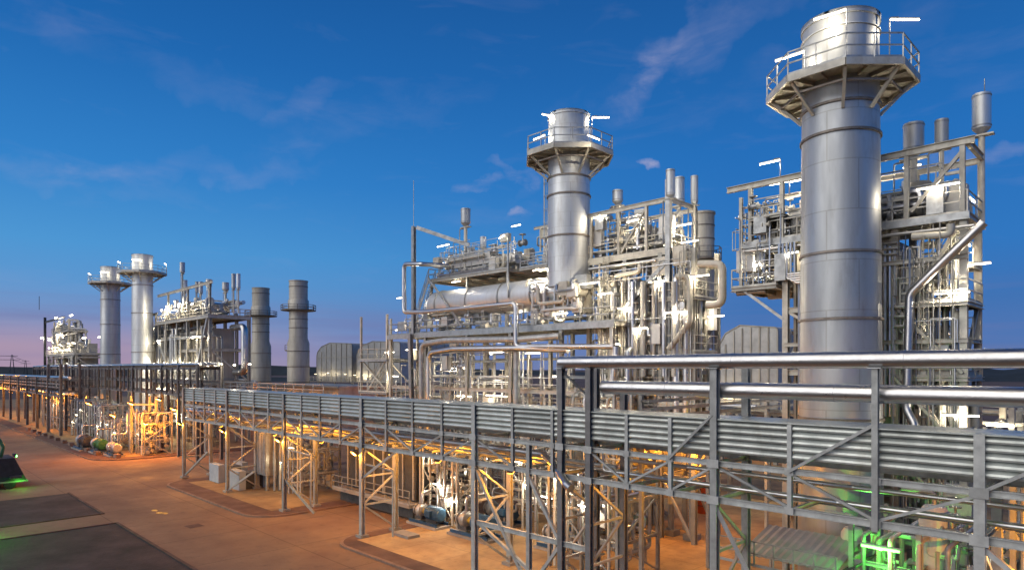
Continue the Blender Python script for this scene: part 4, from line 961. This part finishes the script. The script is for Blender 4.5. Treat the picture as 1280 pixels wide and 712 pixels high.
# ------------------------------------------------------------------ ARCHED FILTER SHEDS
def shed(u0, u1, v0, v1, zt, label, legs=6):
    t = thing('filter_house', label, 'shed', ((u0 + u1) / 2, v0, 0))
    c = (u1 - u0) * .26; ch = (zt - legs) * .30
    pr = [(u0, legs), (u0, zt - .25 * ch), (u0 + c * .12, zt - .15 * ch), (u1 - c * 1.5, zt), (u1 - c * .55, zt - ch * .30), (u1 - c * .12, zt - ch * .75), (u1, zt - ch * 1.1), (u1, legs)]
    n = len(pr); vs = [W(a, v0, z) for a, z in pr] + [W(a, v1, z) for a, z in pr]
    part(MB().add(vs, [(i, (i + 1) % n, n + (i + 1) % n, n + i) for i in range(n)] + [tuple(range(n)), tuple(range(n, 2 * n))]), 'shell', 'roof', t)
    k = 8
    for j in range(k + 1):
        v = v0 + (v1 - v0) * j / k; b = MB()
        for i in range(n - 1): b.bar((pr[i][0], v, pr[i][1]), (pr[i + 1][0], v, pr[i + 1][1]), .18, .16)
        part(b, 'roof_rib', 'casing', t)
    for j in range(1, 7):
        u = u0 + (u1 - u0) * j / 7; part(MB().bar((u, v0 - .05, legs), (u, v0 - .05, zt - (.75 if j == 6 else .22 if j == 5 else .12) * ch), .16), 'wall_rib', 'casing', t)
    for z in (legs + (zt - legs) * .3, legs + (zt - legs) * .62): part(MB().bar((u0, v0 - .06, z), (u1, v0 - .06, z), .14), 'wall_rib', 'casing', t)
    for a in (u0 + .4, (u0 + u1) / 2, u1 - .4):
        for v in (v0 + .4, v1 - .4): part(MB().H((a, v, 0), (a, v, legs + .1), .45), 'leg', 'beige', t)
    part(MB().box(u0 - 1, u1 + 1, v0 - 1.4, v0 - .1, legs - .3, legs - .05), 'deck', 'ring', t)
    railing(t, [(u0 - 1, v0 - 1.4, legs - .05), (u1 + 1, v0 - 1.4, legs - .05)], m='beige', r=.06, step=2)
    rr = random.Random(int(u0))
    for k in range(3): lamp(t, (u0 + (u1 - u0) * rr.uniform(.05, .95), v0 - 1.3, legs + rr.uniform(.8, 2.2)), (1, .2), 1.4, 0, 'dim', r=.07)
    return t
shed(pu(972, 80), pu(897, 80) , 80, 96, 17.6, 'arched grey filter shed standing alone between the centre and right modules', 7)
shed(pu(440, 84), pu(396, 84), 84, 104, 18.6, 'left one of two arched grey filter sheds beyond the grey stacks', 9)
shed(pu(500, 84), pu(446, 84), 84, 104, 18.4, 'right one of two arched grey filter sheds beyond the grey stacks', 9)
# low structures behind, far middle
def low_block(u0, u1, v0, v1, z, label, m='dark', cat='building'):
    t = thing('low_building', label, cat, ((u0 + u1) / 2, v0, 0))
    part(MB().box(u0, u1, v0, v1, 0, z), 'wall', m, t)
    part(MB().box(u0 - .4, u1 + .4, v0 - .4, v1 + .4, z, z + .35), 'roof', 'casing', t)
    for k in range(4):
        u = u0 + (u1 - u0) * (k + .5) / 4; part(MB().box(u - .9, u + .9, v0 - .06, v0 + .02, z * .45, z * .75), 'window', 'black', t)
    for k in range(3): flood(t, (u0 + (u1 - u0) * (k + .5) / 3, v0 - .1, z * .8), 'sodium_far', s=.22)
    return t
low_block(68, 96, 76, 88, 5.2, 'low dark plant building below the arched sheds')
low_block(104, 130, 60, 70, 8.6, 'flat roofed tan building in orange light in front of the grey stacks', 'casing')
low_block(40, 60, 90, 100, 6, 'low dark building beyond the duct platform')
# far steel racks with orange light behind
def far_rack(u0, u1, v, zt, label, seed):
    t = thing('pipe_rack', label, 'pipe rack', (u0, v, 0)); u = u0
    while u <= u1 + .1:
        for dv in (0, 4): part(MB().H((u, v + dv, 0), (u, v + dv, zt), .35), 'post', 'rack', t)
        u += (u1 - u0) / 6
    for z in (zt * .5, zt * .72, zt):
        for dv in (0, 4): part(MB().H((u0, v + dv, z), (u1, v + dv, z), .3), 'chord', 'rack', t)
    clutter(t, (u0, u1, v, v + 4, zt * .45, zt + .5), 24, seed, rr=(.12, .3), n_valve=6, n_box=6)
    for k in range(4): lamp(t, (u0 + (u1 - u0) * (k + .5) / 4, v - .2, zt * (.6 + .2 * (k % 2))), (1, .2), 1.8, 0, 'tube_far' if k % 2 else 'dim', r=.10)
    return t
far_rack(60, 95, 62, 8, 'cluttered rack beyond the road, in front of the arched sheds', 71)
far_rack(22, 44, 58, 8, 'cluttered rack seen below the lone arched shed', 72)
far_rack(3, 19, 60, 9.8, 'cluttered rack at the right edge behind the boiler module', 73)
far_rack(130, 180, 56, 9, 'cluttered rack behind the twin far stacks', 74)

# ------------------------------------------------------------------ GROUND EQUIPMENT
def pump(u, v, label, s=1.0, m='blue', z=.144):
    t = thing('pump_skid', label, 'pump', (u, v, z), 'motor pumps on skids')
    L_ = 3.6 * s
    part(MB().box(u - L_ / 2, u + L_ / 2, v - .75 * s, v + .75 * s, z, z + .18), 'plinth', 'conc', t)
    for dv in (-.55, .55): part(MB().H((u - L_ / 2 + .1, v + dv * s, z + .29), (u + L_ / 2 - .1, v + dv * s, z + .29), .18, .22), 'skid_beam', 'blue', t)
    zc = z + .40 + .62 * s
    pr = [(0, 0), (.42, .02), (.5, .1)]
    for k in range(9): pr += [(.5, .14 + k * .15), (.55, .16 + k * .15), (.55, .22 + k * .15), (.5, .24 + k * .15)]
    pr += [(.5, 1.55), (.42, 1.66), (0, 1.68)]
    part(MB().lathe((u - 1.65 * s, v, zc), [(a * s, b * s) for a, b in pr], 20, 'u'), 'motor', m, t)
    part(MB().box(u - 1.1 * s, u - .6 * s, v - .55 * s - .2, v - .45 * s, zc - .15, zc + .3), 'terminal_box', m, t)
    part(MB().box(u - 1.4 * s, u - .2 * s, v - .4 * s, v + .4 * s, z + .4, zc - .4 * s), 'motor_foot', 'dark', t)
    part(MB().lathe((u + .05 * s, v, zc), [(.22 * s, 0), (.22 * s, .4 * s)], 12, 'u'), 'coupling_guard', 'yellow', t)
    part(MB().lathe((u + .45 * s, v, zc), [(a * s, b * s) for a, b in [(0, 0), (.3, 0), (.52, .1), (.58, .3), (.52, .5), (.3, .62), (.3, .85), (.4, .85), (.4, .95), (0, .95)]], 20, 'u'), 'pump_casing', 'galv', t)
    part(MB().tube([(u + .75 * s, v, zc + .4), (u + .75 * s, v, zc + 1.4 * s), (u + .75 * s, v + 1.6 * s, zc + 1.4 * s), (u + .75 * s, v + 1.6 * s, 5.8)], .13, .3, 10), 'discharge_pipe', 'alu', t)
    part(MB().box(u + .4 * s, u + 1.2 * s, v - .35 * s, v + .35 * s, z + .4, zc - .35 * s), 'pump_foot', 'dark', t)
    return t
g = gnd(540, 650)
for (x, y, lab, s) in ((530, 657, 'blue motor pump on the left skid under the rack', 1.0), (588, 672, 'blue motor pump on the near skid, centre under the rack', 1.15), (620, 655, 'blue motor pump on the rear skid behind a rack post', 1.05), (770, 668, 'blue motor pump by the green lamp behind the tall posts', 1.0),
                       (700, 690, 'dark blue motor pump at the bottom edge beside the heavy bracing', 1.1)):
    q = gnd(x, y, .14); pump(q[0], q[1] + .4, lab, s)
q = gnd(507, 669, .14)
single(MB().box(q[0] - 1.0, q[0] + 1.0, q[1] - .5, q[1] + .5, .14, .34), 'pit_cover', 'conc', 'flat concrete pit cover in front of the left pump', 'pit cover')
# vertical pipe banks under the rack
def pipe_bank(u0, u1, v0, v1, z1, seed, label, n=22, lamps=(), mats=('cream', 'galv', 'alu', 'beige'), em='tube', rr=(.05, .15)):
    t = thing('pipe_manifold', label, 'pipework', ((u0 + u1) / 2, v0, .14))
    us = [u0, (u0 + u1) / 2, u1]
    frame(t, us, [v0, v1], .14, z1, [z1 * .35, z1 * .7], .18, m='rack')
    clutter(t, (u0 + .2, u1 - .2, v0 + .1, v1 - .1, .4, z1 - .2), n, seed, rr=rr, n_valve=n // 2, n_box=4, mats=mats, vert=.6)
    for k in range(5):
        u = u0 + (u1 - u0) * (k + .5) / 5
        part(MB().tube([(u, v0 - .1, .3), (u, v0 - .1, z1 - .5), (u, v1, z1 - .5)], .09, .25, 8), 'riser', mats[k % len(mats)], t)
    for p in lamps: lamp(t, p, (1, .1), 1.2, 0, em)
    return t
pipe_bank(37.5, 42, 31.5, 35, 6.4, 101, 'bank of pale vertical pipes behind the left pump', 26, ((39.5, 31.2, 3.2), (41, 31.3, 5.4), (38, 31.2, 2.2)))
pipe_bank(29, 35.5, 34.5, 37.2, 6.8, 102, 'wide pipe manifold behind the near skid pumps', 30, ((31, 34.2, 3.0), (34, 34.2, 5.2), (32.6, 34.2, 3.6)))
pipe_bank(21.5, 26.5, 29.5, 33.5, 6.5, 103, 'dense pipe manifold between the heavy bracing and tall posts', 30, ((23.5, 29.2, 4.2), (25.5, 29.3, 5.6)))
pipe_bank(4.6, 9.6, 29.8, 34.6, 5.6, 105, 'low valve manifold washed in green light at the bottom right', 30, (), ('white', 'galv', 'cream'), rr=(.06, .16))
pipe_bank(1.0, 4.2, 30.5, 36, 8.6, 106, 'tall manifold at the right edge behind the rack', 26, ((2.5, 30.2, 5.0),), ('cream', 'galv', 'beige'))
pipe_bank(26.5, 31.5, 36.0, 38.0, 10.5, 107, 'upper pipework bank just right of the centre duct platform', 30, ((27.5, 35.8, 9.2), (29.8, 35.8, 8.6), (31, 35.8, 6.6)))
# green tube lamp on its stand, right foreground
t = thing('work_lamp', 'glowing green tube lamp among pipes at the bottom right', 'work lamp', (8.3, 29.6, .14))
p = at(1100, 685, 29.3)
part(MB().tube([(p[0] - .5, p[1] + .1, .14), (p[0] - .5, p[1] + .1, p[2] + .1)], .04, 0, 8), 'pole', 'galv', t)
f = part(MB().bar((p[0] - .75, p[1] + .06, p[2] + .09), (p[0] + .75, p[1] + .06, p[2] + .09), .14, .05), 'lamp_fitting', 'white', t)
sub(MB().tube([(p[0] - .7, p[1], p[2]), (p[0] + .7, p[1], p[2])], .05, 0, 8), 'lamp_tube', E['greenl'], f)
bulb(f, (p[0], p[1], p[2] - .12), E['greenl'], .44)
lamp(t, (p[0] - 1.2, p[1] + 3.2, 2.6), (1, 0), 1.3, 2.4, 'greenl')
# vertical vessels at the right bottom
for (x, V, r, z, lab) in ((1168, 31.5, .55, 6.2, 'pale vertical vessel right of the green lamp'), (1066, 32.2, .5, 4.6, 'wide pale vertical vessel left of the green lamp')):
    u = pu(x, V); t = thing('vertical_vessel', lab, 'vessel', (u, V, .14))
    part(MB().lathe((u, V, .9), [(0, -.3), (r * .7, -.2), (r, 0), (r, z - 1), (r * .7, z - .75), (0, z - .65)], 22), 'shell', 'white', t)
    part(MB().lathe((u, V, .14), [(r * .8, 0), (r * .8, 1.0)], 18), 'skirt', 'galv', t)
    part(MB().tube([(u, V, z + .2), (u, V, z + .7), (u + 1.2, V, z + .7)], .1, .2, 8), 'nozzle_pipe', 'galv', t)
# ribbed shelter roof
a0 = thing('shelter', 'ribbed pale sheet roof shelter with a caged side at the bottom right', 'shelter', (11, 29.5, .14))
us0, us1, sv0, sv1 = 9.9, 14.1, 28.8, 32.0
b = MB(); k = 23; vs = []; fs = []
for i in range(k + 1):
    u = us0 + (us1 - us0) * i / k; dz = .05 if i % 2 else 0
    vs += [W(u, sv0, 3.5 + dz), W(u, sv1, 4.25 + dz)]
for i in range(k): fs.append((2 * i, 2 * i + 2, 2 * i + 3, 2 * i + 1))
o = part(MB().add(vs, fs), 'roof_sheet', 'roof', a0)
md = o.modifiers.new('thickness', 'SOLIDIFY'); md.thickness = .03
for u in (us0 + .1, us1 - .1, (us0 + us1) / 2):
    for v, z in ((sv0 + .1, 3.45), (sv1 - .1, 4.2)): part(MB().bar((u, v, .14), (u, v, z), .1), 'post', 'rack', a0)
for z in (1.2, 2.0, 2.8): part(MB().bar((us0 + .1, sv0 + .1, z), (us1 - .1, sv0 + .1, z), .05), 'side_rail', 'rack', a0)
railing(a0, [(us1 + .8, sv0 - .5, 3.2), (us0 - .2, sv0 - .5, 3.2)], m='rack', step=.9)
b = MB()
for i in range(9): b.bar((us0 - .1, sv0 + .1 + i * .36, 3.5), (us0 - .75, sv0 + .1 + i * .36, 3.9), .04)
b.bar((us0 - .1, sv0, 3.5), (us0 - .1, sv1, 3.5), .07); b.bar((us0 - .75, sv0, 3.9), (us0 - .75, sv1, 3.9), .07)
part(b, 'louvre_frame', 'dark', a0)
# orange drum and short bollard footings behind rack
for x, y, lab in ((880, 640, 'orange cylindrical tank standing in the orange light behind the rack'),):
    q = gnd(x, y, .14); t = thing('storage_drum', lab, 'tank', q)
    part(MB().lathe((q[0], q[1], .14), [(.65, 0), (.65, 2.5), (.4, 2.75), (0, 2.8)], 20), 'shell', 'orange', t)
    for z in (.8, 1.8): part(MB().lathe((q[0], q[1], z), [(.62, -.03), (.69, -.03), (.69, .03), (.62, .03)], 20), 'hoop', 'dark', t)
# free standing columns with footings behind the rack
for x, y, lab in ((839, 668, 'dark column on a footing, left of its neighbour in orange light'), (865, 674, 'dark column on a wide footing, right of its neighbour in orange light')):
    q = gnd(x, y, .14); t = thing('support_column', lab, 'column', q)
    part(MB().H((q[0], q[1], .5), (q[0], q[1], 8.6), .3), 'shaft', 'rack', t)
    part(MB().box(q[0] - .45, q[0] + .45, q[1] - .45, q[1] + .45, .14, .55), 'footing', 'conc', t)

# big dark enclosure under the rack between the roads (u 53-74)
t = thing('equipment_enclosure', 'long dark ribbed enclosure with walkway skirt under the rack', 'enclosure', (50, 31, 0))
part(MB().box(42.6, 53.2, 31.5, 36.5, 1.4, 6.2), 'housing', 'dark', t)
for k in range(8): part(MB().box(42.8 + k * 1.42, 42.95 + k * 1.42, 31.38, 31.5, 1.5, 6.1), 'housing_rib', 'rack', t)
part(MB().box(42.0, 53.8, 30.4, 37, 1.1, 1.35), 'walkway_skirt', 'conc', t)
part(MB().box(42.4, 53.4, 31.0, 36.6, .14, 1.1), 'base', 'dark', t)
railing(t, [(42.0, 30.4, 1.35), (53.8, 30.4, 1.35)], m='rack')
t = thing('switch_cabinet', 'tall grey cabinet tower beside the pale plinths under the rack', 'cabinet', (63, 28.5, .14))
part(MB().box(62.2, 64.6, 28.0, 30.4, 1.6, 5.9), 'cabinet_body', 'galv', t)
for k in range(3): part(MB().box(62.3 + k * .78, 62.98 + k * .78, 27.93, 28.0, 1.8, 5.7), 'cabinet_door', 'galv', t)
for a in (62.4, 64.4):
    for c in (28.2, 30.2): part(MB().H((a, c, .14), (a, c, 1.65), .2), 'leg', 'rack', t)
part(MB().tube([(61.6, 28.6, .2), (61.6, 28.6, 6.4)], .12, 0, 8), 'pipe', 'galv', t)
for k, (x, y) in enumerate(((267, 601), (292, 610))):
    q = gnd(x, y, .14); a = thing('equipment_plinth', ('pale painted plinth block under the rack, left one of two', 'pale painted plinth block under the rack, right one of two')[k], 'plinth', q)
    part(MB().box(q[0] - 1.6, q[0] + .9, q[1] - .1, q[1] + .55, .14, 2.0), 'front_block', 'plinth', a)
    part(MB().box(q[0] - 1.5, q[0] + .8, q[1] + 2.4, q[1] + 3.0, .14, 2.0), 'rear_block', 'plinth', a)
    part(MB().box(q[0] - 1.3, q[0] + .6, q[1] + .55, q[1] + 2.4, .14, 1.7), 'core', 'dark', a)
pipe_bank(57, 61.5, 29, 33, 6.2, 108, 'cream valve manifold behind the tall grey cabinet', 26, ((58.5, 28.8, 4.6), (60.5, 28.8, 3.0)), em='dim')
pipe_bank(66, 74, 32, 37, 6.8, 109, 'dark manifold at the far end of the island with the cabinet', 26, (), ('galv', 'rack', 'beige'))
# island beyond the cross road: lit yard of pipes, orange posts, valve skids
yard = [
 (99, 106, 27.5, 31, 6.4, 120, 'yard manifold nearest the road corner on the far island', ((101, 27.2, 3.0), (104.5, 27.2, 4.0)), 'dim'),
 (108, 116, 26.8, 30.5, 4.6, 121, 'yard manifold second from the road corner on the far island', ((110, 26.5, 2.6), (114, 26.5, 3.6)), 'tube_far'),
 (119, 127, 27.0, 31, 6.6, 122, 'yard manifold in the middle of the far island', ((121, 26.7, 3.0),), 'tube_far'),
 (130, 140, 27.0, 31, 7.0, 123, 'yard manifold with bright lamps near the left of the far island', ((132, 26.7, 5.0), (135, 26.7, 4.0), (138, 26.7, 2.6)), 'tube_far'),
 (150, 166, 27.0, 33, 7.5, 124, 'yard manifold farthest from the road corner on the far island', ((154, 26.7, 5.0), (160, 26.7, 4.0)), 'tube_far'),
]
for a in yard: pipe_bank(a[0], a[1], a[2], a[3], a[4], a[5], a[6], 34, a[7], em=a[8], rr=(.08, .22), mats=('cream', 'galv', 'alu', 'beige'))
t = thing('orange_lamp_gantry', 'lamp gantry of three steel posts glowing orange on the far island', 'gantry', (100, 25.4, .14))
for x in (164, 187, 195):
    q = gnd(x, 566, .14); part(MB().H((q[0], q[1], .14), (q[0], q[1], 8.2), .32), 'post', 'beige', t)
q1, q2 = gnd(164, 566, .14), gnd(195, 566, .14)
part(MB().H((q1[0], q1[1], 7.0), (q2[0], q2[1], 7.0), .3), 'cross_beam', 'beige', t)
part(MB().bar((q1[0], q1[1], 6.9), ((q1[0] + q2[0]) / 2, (q1[1] + q2[1]) / 2, 2.5), .2), 'brace', 'beige', t)
for x, y in ((207, 500), (172, 505), (150, 520), (120, 505), (225, 512), (190, 530)):
    d = gnd(x, 570, .14); flood(t, (d[0], d[1] - .6, pz(x, y, d[1])), 'sodium_far', s=.26)
for k, (x, y, s) in enumerate(((90, 562, 1.5), (108, 566, 1.4), (126, 570, 1.2))):
    q = gnd(x, y, .14); pump(q[0], q[1] + 1.5, ('dark pump skid farthest along the far island kerb', 'middle dark pump skid along the far island kerb', 'dark pump skid nearest the rounded far kerb corner')[k], s, ('dark', 'green', 'galv')[k])
for k, x in enumerate((99, 107, 116, 128, 134)):
    q = gnd(x, 545, .14)
    single(MB().tube([(q[0], q[1] + 2, .14), (q[0], q[1] + 2, 5.0 + k % 2), (q[0] + 3, q[1] + 2, 5.0 + k % 2)], .35, .5, 10), 'painted_pipe', ('green', 'galv', 'green', 'cream', 'green')[k],
           ('dark green bent pipe, leftmost of the bent pipes on the far island', 'grey bent pipe between two green ones on the far island', 'green bent pipe in the middle of the far island', 'cream bent pipe on the far island', 'green bent pipe rightmost of those on the far island')[k], 'pipe')
# kerb stones and low boxes along the far kerb
for k in range(12):
    a = 99 + k * 5.2
    single(MB().box(a, a + 1.5, 22.9 + (1.2 if k == 0 else 0), 23.5 + (1.2 if k == 0 else 0), .14, .62), 'concrete_block', 'kerbm', 'low concrete block lined up along the kerb of the far island', 'concrete block', 'blocks along the far kerb')

# dark parked trailer with green light at the left edge
g0 = gnd(30, 606)
tr = thing('parked_trailer', 'black low trailer carrying a green lit hose reel at the left edge', 'trailer', g0)
U, Vq = g0[0], g0[1]
vs = [W(U - 1.6, Vq - 6, .75), W(U + 3.4, Vq - 6, .75), W(U + 3.4, Vq, .75), W(U - 1.6, Vq, .75), W(U - .9, Vq - 6, 3.0), W(U + 3.0, Vq - 6, 3.0), W(U + 3.0, Vq - .9, 3.0), W(U - .9, Vq - .9, 3.0)]
part(MB().add(vs, [(0, 1, 2, 3), (4, 5, 6, 7), (0, 1, 5, 4), (1, 2, 6, 5), (2, 3, 7, 6), (3, 0, 4, 7)]), 'body', 'black', tr)
part(MB().box(U - 1.7, U + 3.5, Vq - 6, Vq + .1, .62, .78), 'bumper', 'conc', tr)
for a in (U - 1.55, U + 3.2):
    for c in (Vq - 1.4, Vq - 4.8): part(MB().lathe((a - .15, c, .5), [(.15, 0), (.5, .02), (.5, .3), (.15, .32)], 18, 'u'), 'wheel', 'black', tr)
part(MB().lathe((U + .2, Vq - 3.0, 3.55), [(.7, 0), (.7, .12), (.35, .14), (.35, 1.1), (.7, 1.12), (.7, 1.24)], 18, 'u'), 'hose_reel', 'green', tr)
hp = [(U + .8, Vq - 1.8 - .0, 3.0), (U + .8, Vq - 1.6, 4.0), (U + .9, Vq - 1.9, 4.8), (U + 1.0, Vq - 2.5, 5.2)]
part(MB().tube(hp, .15, .5, 10), 'hose', 'green', tr)
f = part(MB().box(U + .2, U + 1.0, Vq - .85, Vq - .6, 3.0, 3.3), 'lamp_housing', 'dark', tr)
sub(MB().box(U + .5, U + .7, Vq - .6, Vq - .52, 2.95, 3.1), 'lamp_glass', E['greent'], f)
f = part(MB().box(U - 2.35, U - 1.7, Vq - 1.4, Vq - .5, 1.1, 1.3), 'lamp_housing', 'dark', tr)
sub(MB().box(U - 1.95, U - 1.83, Vq - 1.0, Vq - .86, 1.06, 1.098), 'lamp_glass', E['greenl'], f)
bulb(f, (U - 2.2, Vq - .6, 1.0), E['greenl'], .10)
# unseen green lamp, placed past the left edge of view to light the bed
q = gnd(-12, 676)
t = thing('unseen_bollard_light', 'unseen green bollard light past the left edge, casting green on the nearer dark bed', 'bollard light', (q[0] + .6, q[1] - 2.3, 0))
part(MB().lathe((q[0] + .6, q[1] - 2.3, 0), [(.09, 0), (.09, .9), (.12, .92), (.12, 1.0), (0, 1.02)], 12), 'post', 'dark', t)
part(MB().lathe((q[0] + .6, q[1] - 2.3, 1.02), [(.16, 0), (.16, .07), (0, .08)], 12), 'lamp_glass', E['greenb'], t)
part(MB().lathe((q[0] + .6, q[1] - 2.3, 1.11), [(.62, -.05), (.62, .0), (.2, .12), (0, .14)], 20), 'cap', 'dark', t)
# puddle marks / litter on the road
rgp = random.Random(9)
for k, (x, y) in enumerate(((193, 637.5), (200, 640.5), (206, 641))):
    q = gnd(x, y); pts = [(q[0] + rgp.uniform(.7, 1.1) * .5 * math.cos(a * .7), q[1] + rgp.uniform(.7, 1.1) * .28 * math.sin(a * .7)) for a in range(9)]
    structure(MB().add([W(a, c, .012) for a, c in pts], [tuple(range(9))]), 'road_marking', 'yellow')
q = gnd(243, 657)
structure(MB().add([W(q[0] + a, q[1] + c, .010) for a, c in ((-.6, -.5), (.6, -.6), (.7, .5), (-.5, .6))], [(0, 1, 2, 3)]), 'road_marking', 'apron')

# transmission pylons and wires on the left horizon
def pylon(x, ytop, D, label):
    fw = pix_dir(x, 461); c = Vector((fw.x, fw.y, 0)).normalized() * D; u, v = -c.x, c.y
    d_ = D * math.cos(math.atan2(x - CX, F)); zt = HC + d_ / F * (461 - ytop)
    t = thing('transmission_pylon', label, 'pylon', (u, v, 0)); s = .8; k = zt / 6; w0 = zt * .10
    b = MB()
    for su in (-1, 1):
        for sv in (-1, 1): b.bar((u + su * w0, v + sv * w0, 0), (u + su * .4, v + sv * .4, zt), s * .5)
    for i in range(6):
        a0_ = w0 * (1 - i / 6) + .4; a1_ = w0 * (1 - (i + 1) / 6) + .4
        for sv in (-1, 1):
            b.bar((u - a0_, v + sv * a0_, i * k), (u + a1_, v + sv * a1_, (i + 1) * k), s * .3); b.bar((u + a0_, v + sv * a0_, i * k), (u - a1_, v + sv * a1_, (i + 1) * k), s * .3)
    part(b, 'lattice_tower', 'dark', t)
    for z, w in ((zt * .95, zt * .16), (zt * .80, zt * .22)): part(MB().bar((u - w, v + w, z), (u + w, v - w, z), s * .6), 'cross_arm', 'dark', t)
    return (u, v, zt)
pa = pylon(15, 443, 900, 'taller lattice pylon on the left horizon'); pb = pylon(32, 450, 1300, 'smaller lattice pylon on the left horizon')
for k, z in enumerate((.95, .80)):
    e = (pa[0] * .9 + 200, pa[1] - 330, pa[2] * z)
    single(MB().tube([e, (pa[0], pa[1], pa[2] * z), (pb[0], pb[1], pb[2] * z)], .22, 0, 4), 'power_line', 'dark', ('upper', 'lower')[k] + ' power line strung between the pylons on the left horizon', 'power line')
# far left street masts
for k, (x, V) in enumerate(((3, 30), (17, 30))):
    u = pu(x, V) if False else 215 + 25 * (1 - k); t = thing('street_lamp', ('sodium street lamp at the far left edge of the yard', 'sodium street lamp right of the one at the far left edge')[k], 'street lamp', (u, 22.5, 0))
    part(MB().tube([(u, 23.6, 0), (u, 23.6, 7.4), (u, 22.6, 7.8)], .14, .5, 8), 'pole', 'galv', t)
    flood(t, (u, 22.6, 7.3), 'sodium_far', s=.42)
